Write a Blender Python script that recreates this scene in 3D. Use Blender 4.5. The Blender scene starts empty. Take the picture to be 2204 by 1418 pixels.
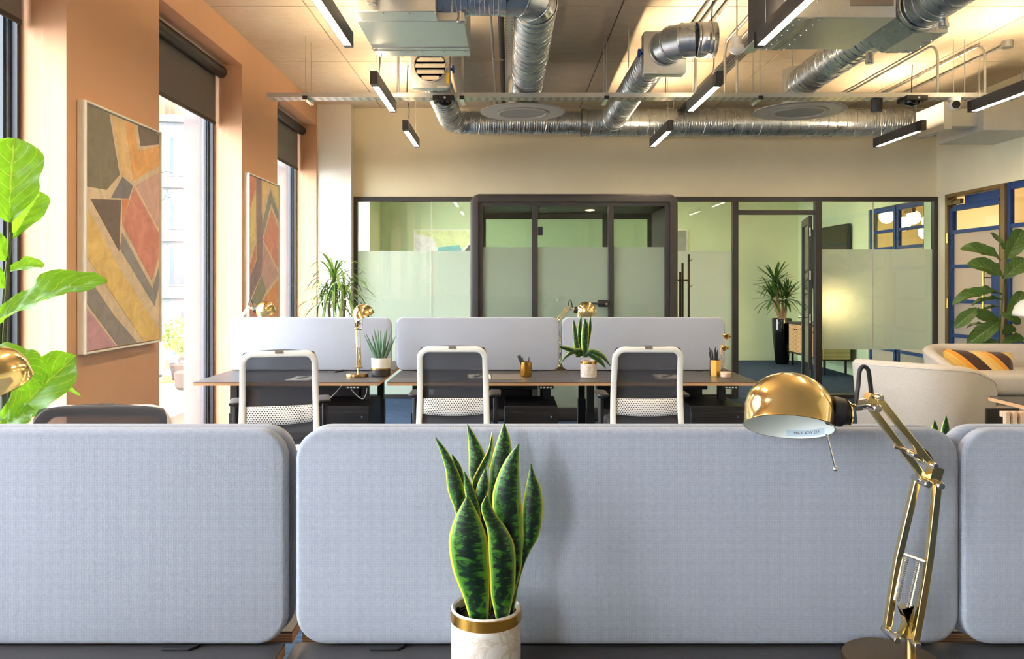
import bpy, bmesh, math, random
from mathutils import Vector, Matrix, Euler, Quaternion
random.seed(7)
PI = math.pi
scene = bpy.context.scene
COL = scene.collection

# ------------------------------------------------------------ camera, sky, sun, exposure
F = 1710.0          # focal length in pixels of the 2204 x 1418 frame
VX, VY = 1095.0, 605.0
EYE = 1.48
cam_d = bpy.data.cameras.new('camera')
cam_d.sensor_fit = 'HORIZONTAL'
cam_d.sensor_width = 36.0
cam_d.lens = 36.0 * F / 2204.0
cam_d.shift_x = (1102 - VX) / 2204.0
cam_d.shift_y = -(709 - VY) / 2204.0
cam_d.clip_start = 0.05
cam_d.clip_end = 300
cam = bpy.data.objects.new('camera', cam_d)
cam.location = (0, 0, EYE)
cam.rotation_euler = (PI / 2, 0, 0)
COL.objects.link(cam)
scene.camera = cam

world = bpy.data.worlds.new('sky')
scene.world = world
world.use_nodes = True
bg = world.node_tree.nodes['Background']
bg.inputs[0].default_value = (0.94, 0.97, 1.0, 1)
bg.inputs[1].default_value = 10.5

sun_d = bpy.data.lights.new('sun', 'SUN')
sun_d.energy = 3.0
sun_d.angle = 0.02
sun_d.color = (1.0, 0.96, 0.9)
sun = bpy.data.objects.new('sun', sun_d)
sun.rotation_euler = Vector((-0.55, 0.45, -0.7)).to_track_quat('-Z', 'Y').to_euler()
COL.objects.link(sun)

vs = scene.view_settings
vs.view_transform = 'Standard'
vs.look = 'None'
vs.gamma = 1.0
vs.use_curve_mapping = False
vs.exposure = 0.9
LAMP = 62.0          # radiance of the linear ceiling lamps
scene.cycles.max_bounces = 10
scene.cycles.diffuse_bounces = 6
scene.cycles.transparent_max_bounces = 24
scene.cycles.sample_clamp_indirect = 6.0
scene.cycles.caustics_reflective = False
scene.cycles.caustics_refractive = False

# ------------------------------------------------------------ helpers
def W(px, py, Y):
    """world point at depth Y seen at pixel (px, py)"""
    return Vector(((px - VX) / F * Y, Y, EYE - (py - VY) / F * Y))

ORG = {}
def org(o):
    return ORG.get(o.name, Vector((0, 0, 0)))

def tag(o, label=None, cat=None, group=None, kind=None):
    if label: o['label'] = label
    if cat: o['category'] = cat
    if group: o['group'] = group
    if kind: o['kind'] = kind
    return o

def thing(name, label, cat, loc=(0, 0, 0), rz=0.0, group=None, kind=None):
    o = bpy.data.objects.new(name, None)
    o.empty_display_size = 0.05
    COL.objects.link(o)
    o.location = loc
    o.rotation_euler = (0, 0, rz)
    ORG[o.name] = Vector(loc)
    return tag(o, label, cat, group, kind)

def copy_tree(o, parent=None):
    c = o.copy()
    COL.objects.link(c)
    c.parent = parent
    ORG[c.name] = Vector(c.location)
    for ch in o.children:
        copy_tree(ch, c)
    return c

def place(proto, used, loc, rz, label, group=None):
    o = proto if not used else copy_tree(proto)
    o.location = loc
    o.rotation_euler = (0, 0, rz)
    o['label'] = label
    if group: o['group'] = group
    return o

def frame_of(d, up=Vector((0, 0, 1))):
    d = Vector(d).normalized()
    if abs(d.dot(up)) > 0.99: up = Vector((0, 1, 0)) if abs(d.z) > 0.9 else Vector((0, 0, 1))
    a = d.cross(up).normalized()
    b = a.cross(d).normalized()
    return a, b, d

class MB:
    def __init__(s):
        s.v = []; s.f = []; s.uv = {}; s.fm = []; s.mi = 0
    def add(s, vs, fs, M=None, uvs=None):
        b = len(s.v)
        for i, p in enumerate(vs):
            p = Vector(p)
            if M is not None: p = M @ p
            s.v.append(p)
            if uvs: s.uv[b + i] = uvs[i]
        for f in fs:
            s.f.append([b + i for i in f]); s.fm.append(s.mi)
        return s
    def box(s, x0, x1, y0, y1, z0, z1, M=None):
        vs = [(x, y, z) for x in (x0, x1) for y in (y0, y1) for z in (z0, z1)]
        return s.add(vs, [(0, 1, 3, 2), (4, 6, 7, 5), (0, 4, 5, 1), (2, 3, 7, 6), (0, 2, 6, 4), (1, 5, 7, 3)], M)
    def loops(s, L, cap0=True, cap1=True, M=None, ring=False):
        n = len(L[0]); vs = [p for l in L for p in l]; fs = []
        m = len(L)
        for i in range(m if ring else m - 1):
            a, b = i * n, ((i + 1) % m) * n
            for j in range(n):
                k = (j + 1) % n
                fs.append((a + j, a + k, b + k, b + j))
        if not ring:
            if cap0: fs.append(tuple(range(n - 1, -1, -1)))
            if cap1: fs.append(tuple((m - 1) * n + j for j in range(n)))
        return s.add(vs, fs, M)
    def tube(s, pts, r, n=8, prof=None, closed=False, up=None, caps=True):
        pts = [Vector(p) for p in pts]; m = len(pts)
        rs = r if isinstance(r, (list, tuple)) else [r] * m
        if prof is None: prof = [(math.cos(2 * PI * k / n), math.sin(2 * PI * k / n)) for k in range(n)]
        L = []; a = None
        for i, p in enumerate(pts):
            if closed: d = pts[(i + 1) % m] - pts[i - 1]
            else: d = pts[min(i + 1, m - 1)] - pts[max(i - 1, 0)]
            if d.length < 1e-9: d = Vector((0, 0, 1))
            d.normalize()
            if a is None or up is not None:
                a, b, _ = frame_of(d, Vector(up) if up is not None else Vector((0, 0, 1)))
            else:
                a = (a - d * a.dot(d)).normalized(); b = a.cross(d).normalized() * -1
                b = d.cross(a) * -1
                b = a.cross(d)
            L.append([p + a * (u * rs[i]) + b * (w * rs[i]) for u, w in prof])
        return s.loops(L, caps, caps, ring=closed)
    def cyl(s, p0, p1, r0, r1=None, n=16, caps=True):
        return s.tube([p0, p1], [r0, r0 if r1 is None else r1], n, caps=caps)
    def lathe(s, prof, n=24, M=None, cap0=True, cap1=True):
        L = [[(r * math.cos(2 * PI * k / n), r * math.sin(2 * PI * k / n), h) for k in range(n)] for r, h in prof]
        return s.loops(L, cap0, cap1, M)
    def sphere(s, c, r, n=12, M=None, sc=(1, 1, 1)):
        m = max(5, n // 2); c = Vector(c)
        prof = [(max(1e-4, r * math.sin(PI * i / m)), -r * math.cos(PI * i / m)) for i in range(m + 1)]
        T = Matrix.Translation(c) @ Matrix.Diagonal((sc[0], sc[1], sc[2], 1))
        return s.lathe(prof, n, (M @ T) if M is not None else T)
    def grid(s, fn, nu, nv, M=None):
        vs = []; uvs = []; fs = []
        for j in range(nv + 1):
            for i in range(nu + 1):
                u, v = i / nu, j / nv
                vs.append(fn(u, v)); uvs.append((u, v))
        for j in range(nv):
            for i in range(nu):
                a = j * (nu + 1) + i
                fs.append((a, a + 1, a + nu + 2, a + nu + 1))
        return s.add(vs, fs, M, uvs)
    def rplate(s, w, h, r, t, e=0.004, n=6, M=None, es=3):
        """rounded rectangle w x h in local XZ (centred), thickness t along local Y from 0, edge rounding e"""
        L = []
        ys = [(0, e)] + [(e - e * math.cos(PI / 2 * k / es), e - e * math.sin(PI / 2 * k / es)) for k in range(1, es + 1)]
        ys += [(t - y, i) for y, i in reversed(ys)]
        for y, ins in ys:
            L.append([Vector((x, y, z)) for x, z in rrect(w - 2 * ins, h - 2 * ins, max(r - ins, 0.0005), n)])
        return s.loops(L, True, True, M)
    def prism(s, poly, a, b, axis='z', M=None):
        def P(u, w, t):
            return {'z': (u, w, t), 'y': (u, t, w), 'x': (t, u, w)}[axis]
        return s.loops([[P(u, w, a) for u, w in poly], [P(u, w, b) for u, w in poly]], M=M)
    def build(s, name, mat, parent=None, bevel=0.0, solid=0.0, sub=0, ang=0.6, label=None, cat=None, group=None, kind=None, origin=None, smooth=True, recalc=True):
        me = bpy.data.meshes.new(name)
        if parent is not None: o0 = org(parent)
        elif origin is not None: o0 = Vector(origin)
        else:
            xs = [p.x for p in s.v]; ys = [p.y for p in s.v]; zs = [p.z for p in s.v]
            o0 = Vector(((min(xs) + max(xs)) / 2, (min(ys) + max(ys)) / 2, min(zs)))
        me.from_pydata([tuple(p - o0) for p in s.v], [], s.f)
        if recalc:
            bm = bmesh.new(); bm.from_mesh(me)
            bmesh.ops.recalc_face_normals(bm, faces=bm.faces[:])
            bm.to_mesh(me); bm.free()
        if s.uv:
            ul = me.uv_layers.new(name='UVMap')
            for l in me.loops: ul.data[l.index].uv = s.uv.get(l.vertex_index, (0, 0))
        mats = mat if isinstance(mat, (list, tuple)) else [mat]
        for m in mats: me.materials.append(m)
        if len(mats) > 1: me.polygons.foreach_set('material_index', s.fm)
        if smooth:
            me.shade_smooth(); me.set_sharp_from_angle(angle=ang)
        o = bpy.data.objects.new(name, me)
        COL.objects.link(o)
        if parent is not None:
            o.parent = parent; ORG[o.name] = o0
        else:
            o.location = o0; ORG[o.name] = o0
        if bevel:
            m = o.modifiers.new('bevel', 'BEVEL'); m.width = bevel; m.segments = 2; m.limit_method = 'ANGLE'; m.angle_limit = 0.6
        if solid:
            m = o.modifiers.new('solidify', 'SOLIDIFY'); m.thickness = solid; m.offset = 0
        if sub:
            m = o.modifiers.new('subdivision', 'SUBSURF'); m.levels = sub; m.render_levels = sub
        return tag(o, label, cat, group, kind)

def rrect(w, h, r, n=6):
    r = min(r, w / 2, h / 2); P = []
    for cx, cz, a0 in ((w / 2 - r, h / 2 - r, 0), (-w / 2 + r, h / 2 - r, 90), (-w / 2 + r, -h / 2 + r, 180), (w / 2 - r, -h / 2 + r, 270)):
        for k in range(n + 1):
            a = math.radians(a0 + 90 * k / n)
            P.append((cx + r * math.cos(a), cz + r * math.sin(a)))
    return P

def T(x, y, z): return Matrix.Translation((x, y, z))
def RZ(a): return Matrix.Rotation(a, 4, 'Z')
def RX(a): return Matrix.Rotation(a, 4, 'X')
def RY(a): return Matrix.Rotation(a, 4, 'Y')
def bx(name, mat, parent, x0, x1, y0, y1, z0, z1, **k):
    return MB().box(x0, x1, y0, y1, z0, z1).build(name, mat, parent, **k)
def clone(o, parent, loc=(0, 0, 0), rot=None, scale=None):
    c = o.copy(); COL.objects.link(c); c.parent = parent; c.location = loc
    if rot is not None: c.rotation_euler = rot
    if scale is not None: c.scale = scale
    ORG[c.name] = org(o)
    return c
def arc(c, r, a0, a1, n, ax=Vector((1, 0, 0)), ay=Vector((0, 0, 1))):
    c = Vector(c)
    return [c + ax * (r * math.cos(a0 + (a1 - a0) * k / n)) + ay * (r * math.sin(a0 + (a1 - a0) * k / n)) for k in range(n + 1)]
def smoothpath(pts, n=6):
    """Catmull-Rom through pts"""
    P = [Vector(p) for p in pts]; out = []
    for i in range(len(P) - 1):
        p0 = P[max(i - 1, 0)]; p1 = P[i]; p2 = P[i + 1]; p3 = P[min(i + 2, len(P) - 1)]
        for k in range(n):
            t = k / n
            out.append(0.5 * ((2 * p1) + (p2 - p0) * t + (2 * p0 - 5 * p1 + 4 * p2 - p3) * t * t + (3 * p1 - p0 - 3 * p2 + p3) * t ** 3))
    out.append(P[-1]); return out

# ------------------------------------------------------------ materials
def lin(c):
    return tuple(((x / 255) / 12.92 if x / 255 <= 0.04045 else ((x / 255 + 0.055) / 1.055) ** 2.4) for x in c) + (1,)

class NT:
    def __init__(s, name):
        s.m = bpy.data.materials.new(name); s.m.use_nodes = True
        s.t = s.m.node_tree; s.t.nodes.clear()
        s.out = s.t.nodes.new('ShaderNodeOutputMaterial')
    def n(s, typ, **kw):
        nd = s.t.nodes.new('ShaderNode' + typ)
        for k, v in kw.items():
            if k.startswith('_'): setattr(nd, k[1:], v)
        return nd
    def link(s, a, b): s.t.links.new(a, b)
    def val(s, sock, v):
        if hasattr(v, 'is_output') or isinstance(v, bpy.types.NodeSocket): s.link(v, sock)
        else: sock.default_value = v
    def math(s, op, a, b=None, c=None):
        nd = s.n('Math', _operation=op)
        for i, x in enumerate((a, b, c)):
            if x is not None: s.val(nd.inputs[i], x)
        return nd.outputs[0]
    def coords(s, kind='Object', scale=(1, 1, 1), rot=(0, 0, 0)):
        tc = s.n('TexCoord'); mp = s.n('Mapping')
        s.link(tc.outputs[kind], mp.inputs[0])
        mp.inputs['Scale'].default_value = scale; mp.inputs['Rotation'].default_value = rot
        return mp.outputs[0]
    def noise(s, vec, scale=10, detail=4, rough=0.55, dist=0.0):
        nd = s.n('TexNoise'); s.link(vec, nd.inputs['Vector'])
        nd.inputs['Scale'].default_value = scale; nd.inputs['Detail'].default_value = detail
        nd.inputs['Roughness'].default_value = rough; nd.inputs['Distortion'].default_value = dist
        return nd.outputs[0]
    def ramp(s, fac, stops, interp='LINEAR'):
        nd = s.n('ValToRGB'); s.link(fac, nd.inputs[0]); cr = nd.color_ramp; cr.interpolation = interp
        while len(cr.elements) < len(stops): cr.elements.new(0.5)
        for e, (p, c) in zip(cr.elements, stops): e.position = p; e.color = c if len(c) == 4 else tuple(c) + (1,)
        return nd.outputs[0]
    def mix(s, fac, a, b, blend='MIX'):
        nd = s.n('Mix', _data_type='RGBA', _blend_type=blend)
        s.val(nd.inputs[0], fac); s.val(nd.inputs[6], a); s.val(nd.inputs[7], b)
        return nd.outputs[2]
    def bump(s, h, strength=0.2, dist=0.01):
        nd = s.n('Bump'); s.link(h, nd.inputs['Height']); nd.inputs['Strength'].default_value = strength; nd.inputs['Distance'].default_value = dist
        return nd.outputs[0]
    def pbr(s, color, rough=0.5, metal=0.0, normal=None, spec=None, **kw):
        p = s.n('BsdfPrincipled')
        s.val(p.inputs['Base Color'], color); s.val(p.inputs['Roughness'], rough); s.val(p.inputs['Metallic'], metal)
        if normal is not None: s.link(normal, p.inputs['Normal'])
        if spec is not None: p.inputs['Specular IOR Level'].default_value = spec
        for k, v in kw.items(): p.inputs[k].default_value = v
        return p.outputs[0]
    def mixs(s, fac, a, b):
        nd = s.n('MixShader'); s.val(nd.inputs[0], fac); s.link(a, nd.inputs[1]); s.link(b, nd.inputs[2]); return nd.outputs[0]
    def done(s, sh):
        s.link(sh, s.out.inputs[0]); return s.m

def shade(c, k): return tuple(min(1, x * k) for x in c[:3]) + (1,)
def pm(name, rgb, rough=0.5, metal=0.0, var=0.06, scale=12, bump=0.0, bscale=60, spec=None, stretch=(1, 1, 1), bdist=0.002):
    t = NT(name); c = lin(rgb); v = t.coords('Object', stretch)
    nz = t.noise(v, scale, 4)
    col = t.ramp(nz, [(0.3, shade(c, 1 - var)), (0.7, shade(c, 1 + var))])
    nrm = t.bump(t.noise(v, bscale, 3), bump, bdist) if bump else None
    return t.done(t.pbr(col, rough, metal, nrm, spec))
def emis(name, rgb, strength):
    t = NT(name); v = t.coords('Object'); nz = t.noise(v, 3, 1)
    c = lin(rgb); e = t.n('Emission'); t.link(t.ramp(nz, [(0, c), (1, shade(c, 1.03))]), e.inputs[0]); e.inputs[1].default_value = strength
    return t.done(e.outputs[0])

M = {}
def paint(name, rgb, rough=0.75, var=0.025): M[name] = pm(name, rgb, rough, 0, var, 2.5, 0.06, 220, 0.3)
paint('orange_paint', (216, 171, 137)); paint('cream_paint', (238, 228, 198)); paint('white_paint', (236, 232, 222)); paint('green_paint', (200, 216, 178))
paint('warm_paint', (222, 190, 140)); M['stone'] = pm('stone', (124, 113, 111), 0.8, 0, 0.07, 8, 0.2, 90)
M['frame_dark'] = pm('frame_dark', (52, 51, 53), 0.42, 0.0, 0.06, 8)
M['black_metal'] = pm('black_metal', (30, 30, 33), 0.45, 0.0, 0.08, 20, 0.05, 200)
M['black_plastic'] = pm('black_plastic', (34, 34, 37), 0.5, 0.0, 0.08, 20, 0.08, 300)
M['window_frame'] = pm('window_frame', (92, 104, 116), 0.4, 0.1, 0.06, 8)
M['window_dark'] = pm('window_dark', (44, 50, 58), 0.4, 0.1, 0.06, 8)
M['desk_top'] = pm('desk_top', (66, 64, 65), 0.42, 0.0, 0.05, 40, 0.05, 400)
M['white_plastic'] = pm('white_plastic', (228, 226, 220), 0.4, 0.0, 0.02, 15)
M['white_cable'] = pm('white_cable', (205, 203, 198), 0.5, 0.0, 0.02, 15)
M['brass'] = pm('brass', (248, 222, 156), 0.14, 1.0, 0.05, 6, 0.015, 40)
M['brass_dark'] = pm('brass_dark', (150, 122, 84), 0.3, 1.0, 0.10, 10, 0.03, 60)
M['gold'] = pm('gold', (222, 172, 84), 0.26, 1.0, 0.06, 20, 0.04, 120)
M['chrome'] = pm('chrome', (225, 220, 212), 0.15, 1.0, 0.03, 10)
M['lining'] = pm('lining', (235, 240, 234), 0.35, 0.0, 0.02, 10)
M['bronze_door'] = pm('bronze_door', (150, 124, 84), 0.4, 0.7, 0.06, 10)
M['blue_paint'] = pm('blue_paint', (24, 62, 122), 0.4, 0.0, 0.07, 10, 0.05, 80)
M['blue_plastic'] = pm('blue_plastic', (30, 66, 160), 0.4, 0.0, 0.05, 10)
M['yellow_label'] = pm('yellow_label', (232, 190, 30), 0.5, 0.0, 0.04, 30)
M['paper'] = pm('paper', (240, 238, 232), 0.6, 0.0, 0.02, 30)
M['label_blue'] = pm('label_blue', (196, 212, 224), 0.5, 0.0, 0.02, 30)
M['grey_mat'] = pm('grey_mat', (112, 104, 96), 0.7, 0.0, 0.05, 60, 0.1, 300)
M['soil'] = pm('soil', (42, 34, 30), 0.95, 0.0, 0.5, 120, 1.0, 150, bdist=0.01)
M['moss'] = pm('moss', (110, 112, 60), 0.95, 0.0, 0.4, 90, 0.8, 120, bdist=0.01)
M['white_ceramic'] = pm('white_ceramic', (236, 233, 226), 0.35, 0.0, 0.02, 15)
M['black_ceramic'] = pm('black_ceramic', (48, 45, 44), 0.5, 0.0, 0.06, 30)
M['black_gloss'] = pm('black_gloss', (10, 10, 12), 0.08, 0.0, 0.05, 5)
M['black_seat'] = pm('black_seat', (40, 41, 46), 0.8, 0.0, 0.12, 200, 0.25, 500)
M['bark'] = pm('bark', (146, 130, 112), 0.9, 0.0, 0.25, 40, 0.6, 60, stretch=(1, 1, 3), bdist=0.01)
M['stem_green'] = pm('stem_green', (86, 96, 62), 0.7, 0.0, 0.2, 40, 0.3, 80)
M['canvas_frame'] = pm('canvas_frame', (242, 238, 224), 0.45, 0.0, 0.04, 8)
M['pale_box'] = pm('pale_box', (205, 205, 200), 0.5, 0.3, 0.04, 8)
M['black_wood'] = pm('black_wood', (28, 26, 26), 0.4, 0.0, 0.1, 30, stretch=(1, 8, 1))
M['wood_pale'] = pm('wood_pale', (222, 196, 168), 0.5, 0.0, 0.06, 20, stretch=(1, 1, 6))
M['dark_pot'] = pm('dark_pot', (58, 48, 42), 0.7, 0.0, 0.1, 20)
M['screen_black'] = pm('screen_black', (16, 17, 18), 0.15, 0.0, 0.05, 4)
M['lamp_emit'] = emis('lamp_emit', (255, 226, 186), LAMP)
M['up_emit'] = emis('up_emit', (255, 222, 176), LAMP * 1.7)
M['globe_emit'] = emis('globe_emit', (255, 222, 165), 14.0)
M['pod_emit'] = emis('pod_emit', (255, 225, 180), 12.0)
M['table_lamp_emit'] = emis('table_lamp_emit', (255, 214, 150), 16.0)

def galv(name, rgb, rough, spangle=0.10):
    t = NT(name); v = t.coords('Object')
    vo = t.n('TexVoronoi'); t.link(v, vo.inputs['Vector']); vo.inputs['Scale'].default_value = 70
    nz = t.noise(v, 9, 4)
    f = t.math('ADD', t.math('MULTIPLY', vo.outputs['Color'], 0.35), t.math('MULTIPLY', nz, 0.65))
    c = lin(rgb)
    col = t.ramp(f, [(0.25, shade(c, 1 - spangle)), (0.75, shade(c, 1 + spangle))])
    r = t.math('ADD', t.math('MULTIPLY', nz, 0.16), rough - 0.08)
    return t.done(t.pbr(col, r, 0.92, t.bump(nz, 0.05, 0.01)))
M['galv'] = galv('galv', (188, 196, 204), 0.29)
M['galv_plate'] = galv('galv_plate', (200, 203, 204), 0.36, 0.05)
M['galv_bright'] = galv('galv_bright', (214, 216, 216), 0.22)
M['grey_disc'] = pm('grey_disc', (196, 193, 187), 0.6, 0.0, 0.03, 6)
M['grey_disc_in'] = pm('grey_disc_in', (160, 160, 160), 0.6, 0.0, 0.04, 200, 0.2, 300)

def mat_ceiling():
    t = NT('concrete'); v = t.coords('Object', (2.4, 5.5, 1)); v2 = t.coords('Object')
    a = t.noise(v, 2.2, 7, 0.62); b = t.noise(v2, 1.2, 4, 0.6); sp = t.noise(t.coords('Object', (5, 26, 1)), 3.2, 3, 0.6)
    base = t.ramp(a, [(0.25, lin((205, 192, 170))), (0.5, lin((212, 200, 180))), (0.75, lin((219, 208, 190)))])
    base = t.mix(t.ramp(b, [(0.35, (0, 0, 0, 1)), (0.7, (0.35, 0.35, 0.35, 1))]), base, lin((200, 174, 138)))
    sk = t.ramp(sp, [(0.62, (0, 0, 0, 1)), (0.70, (0.5, 0.5, 0.5, 1))])
    base = t.mix(sk, base, lin((120, 96, 74)))
    return t.done(t.pbr(base, 0.75, 0, t.bump(a, 0.12, 0.01), 0.3))
M['concrete'] = mat_ceiling()
M['joint'] = pm('joint', (120, 112, 100), 0.9, 0, 0.15, 10)

def mat_carpet():
    t = NT('carpet'); v = t.coords('Object', (3, 26, 1)); v2 = t.coords('Object')
    a = t.noise(v, 3.0, 5, 0.65); b = t.noise(v2, 300, 2, 0.6)
    c = t.ramp(a, [(0.3, lin((34, 50, 72))), (0.55, lin((54, 78, 108))), (0.75, lin((84, 118, 156)))])
    c = t.mix(0.35, c, t.ramp(b, [(0.3, lin((30, 36, 46))), (0.7, lin((84, 100, 122)))]))
    return t.done(t.pbr(c, 0.95, 0, t.bump(b, 0.5, 0.004), 0.1))
M['carpet'] = mat_carpet()

def mat_fabric(name, rgb, scale, var=0.16, bump=0.5, blotch=0.04):
    t = NT(name); v = t.coords('Object')
    nds = []
    for d in ('X', 'Z'):
        w = t.n('TexWave', _wave_type='BANDS', _bands_direction=d); t.link(v, w.inputs['Vector'])
        w.inputs['Scale'].default_value = scale; w.inputs['Distortion'].default_value = 1.2; w.inputs['Detail'].default_value = 1; w.inputs['Detail Scale'].default_value = 2
        nds.append(w.outputs['Fac'])
    wv = t.math('MULTIPLY', nds[0], nds[1])
    nz = t.noise(v, scale * 1.3, 3, 0.7); bl = t.noise(v, 4, 3)
    f = t.math('ADD', t.math('MULTIPLY', wv, 0.45), t.math('MULTIPLY', nz, 0.7))
    c = lin(rgb)
    col = t.ramp(f, [(0.2, shade(c, 1 - var)), (0.75, shade(c, 1 + var))])
    col = t.mix(1.0, col, t.ramp(bl, [(0.3, (1 - blotch,) * 3 + (1,)), (0.7, (1, 1, 1, 1))]), 'MULTIPLY')
    return t.done(t.pbr(col, 0.9, 0, t.bump(f, bump, 0.0015), 0.15, **{'Sheen Weight': 0.15}))
M['screen_fabric'] = mat_fabric('screen_fabric', (168, 174, 187), 95)
M['beige_fabric'] = pm('beige_fabric', (202, 195, 186), 0.9, 0, 0.10, 160, 0.4, 260, 0.1, bdist=0.003)
M['blind_fabric'] = mat_fabric('blind_fabric', (112, 107, 102), 140, 0.1, 0.3)

def mat_ply():
    t = NT('plywood'); v = t.coords('Object')
    w = t.n('TexWave', _bands_direction='Z'); t.link(v, w.inputs['Vector']); w.inputs['Scale'].default_value = 55; w.inputs['Distortion'].default_value = 0.6
    nz = t.noise(v, 30, 3)
    c = t.ramp(w.outputs['Fac'], [(0.2, lin((176, 128, 84))), (0.6, lin((222, 182, 136)))])
    c = t.mix(t.math('MULTIPLY', nz, 0.3), c, lin((150, 105, 68)))
    return t.done(t.pbr(c, 0.6, 0))
M['plywood'] = mat_ply()

def mat_mesh(name, rgb, alpha):
    t = NT(name); v = t.coords('Object')
    w = t.n('TexWave', _bands_direction='Z'); t.link(v, w.inputs['Vector']); w.inputs['Scale'].default_value = 140
    c = lin(rgb); nz = t.noise(v, 260, 2)
    col = t.ramp(t.math('MULTIPLY', w.outputs['Fac'], nz), [(0.1, shade(c, 0.7)), (0.6, shade(c, 1.4))])
    tr = t.n('BsdfTransparent')
    return t.done(t.mixs(alpha, tr.outputs[0], t.pbr(col, 0.7)))
M['chair_mesh'] = mat_mesh('chair_mesh', (50, 51, 58), 0.86)

def mat_perf():
    t = NT('perforated_band'); tc = t.n('TexCoord'); sp = t.n('SeparateXYZ'); t.link(tc.outputs['UV'], sp.inputs[0])
    U = t.math('MULTIPLY', sp.outputs[0], 26.0); V = t.math('MULTIPLY', sp.outputs[1], 9.0)
    row = t.math('FLOOR', V); off = t.math('MULTIPLY', t.math('MODULO', row, 2.0), 0.5)
    fu = t.math('SUBTRACT', t.math('FRACT', t.math('ADD', U, off)), 0.5); fv = t.math('SUBTRACT', t.math('FRACT', V), 0.5)
    d = t.math('SQRT', t.math('ADD', t.math('MULTIPLY', fu, fu), t.math('MULTIPLY', fv, fv)))
    hole = t.math('LESS_THAN', d, 0.27)
    col = t.mix(hole, lin((226, 224, 219)), lin((44, 42, 42)))
    return t.done(t.pbr(col, 0.45))
M['perf'] = mat_perf()

def mat_glass(name, tint, refl=0.08, rough=0.0):
    t = NT(name); v = t.coords('Object'); nz = t.noise(v, 0.7, 2)
    tr = t.n('BsdfTransparent'); t.link(t.ramp(nz, [(0, shade(tint, 0.985)), (1, tint)]), tr.inputs[0])
    g = t.n('BsdfGlossy'); g.inputs['Roughness'].default_value = rough
    lw = t.n('LayerWeight'); lw.inputs[0].default_value = 0.5
    f = t.math('ADD', t.math('MULTIPLY', t.math('POWER', lw.outputs['Facing'], 5.0), 0.9), refl)
    return t.done(t.mixs(f, tr.outputs[0], g.outputs[0]))
M['glass'] = mat_glass('glass', (0.94, 0.985, 0.95, 1), 0.05)
M['glass_win'] = mat_glass('glass_win', (0.97, 0.99, 1.0, 1), 0.03)
M['glass_pod'] = mat_glass('glass_pod', (0.88, 0.92, 0.89, 1), 0.05)

def mat_frost(name, rgb, clear=0.25):
    t = NT(name); c = lin(rgb); v = t.coords('Object'); nz = t.noise(v, 400, 2)
    col = t.ramp(nz, [(0.3, shade(c, 0.97)), (0.7, shade(c, 1.02))])
    tl = t.n('BsdfTranslucent'); t.link(col, tl.inputs[0])
    df = t.n('BsdfDiffuse'); t.link(col, df.inputs[0])
    rf = t.n('BsdfRefraction'); rf.inputs['Roughness'].default_value = 0.75; rf.inputs['IOR'].default_value = 1.18; t.link(col, rf.inputs[0])
    a = t.mixs(0.66, tl.outputs[0], df.outputs[0])
    return t.done(t.mixs(clear, a, rf.outputs[0]))
M['frost'] = mat_frost('frost', (246, 248, 242), 0.2)
M['reeded'] = mat_frost('reeded', (224, 216, 200), 0.2)

def mat_snake():
    t = NT('snake_leaf'); tc = t.n('TexCoord'); sp = t.n('SeparateXYZ'); t.link(tc.outputs['UV'], sp.inputs[0])
    mp = t.n('Mapping'); t.link(tc.outputs['UV'], mp.inputs[0]); mp.inputs['Scale'].default_value = (1.3, 17, 1)
    nz = t.noise(mp.outputs[0], 1.7, 6, 0.68, 0.7)
    n2 = t.noise(t.coords('UV', (3, 9, 1)), 1.5, 3)
    e = t.math('MULTIPLY', t.math('ABSOLUTE', t.math('SUBTRACT', sp.outputs[0], 0.5)), 2.0)
    e2 = t.math('ADD', e, t.math('MULTIPLY', t.math('SUBTRACT', n2, 0.5), 0.12))
    g = t.ramp(t.math('ADD', nz, t.math('MULTIPLY', t.math('SUBTRACT', e, 0.35), 0.16)), [(0.42, lin((10, 34, 24))), (0.50, lin((18, 52, 28))), (0.57, lin((58, 116, 38))), (0.72, lin((88, 146, 46)))])
    gl = t.mix(t.ramp(e2, [(0.66, (0, 0, 0, 1)), (0.80, (0.75, 0.75, 0.75, 1))]), g, lin((116, 176, 52)))
    col = t.mix(t.ramp(e2, [(0.86, (0, 0, 0, 1)), (0.90, (1, 1, 1, 1))]), gl, lin((222, 214, 84)))
    tl = t.n('BsdfTranslucent'); t.link(col, tl.inputs[0])
    return t.done(t.mixs(0.12, t.pbr(col, 0.38, 0, t.bump(nz, 0.08, 0.004)), tl.outputs[0]))
M['snake'] = mat_snake()

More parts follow.
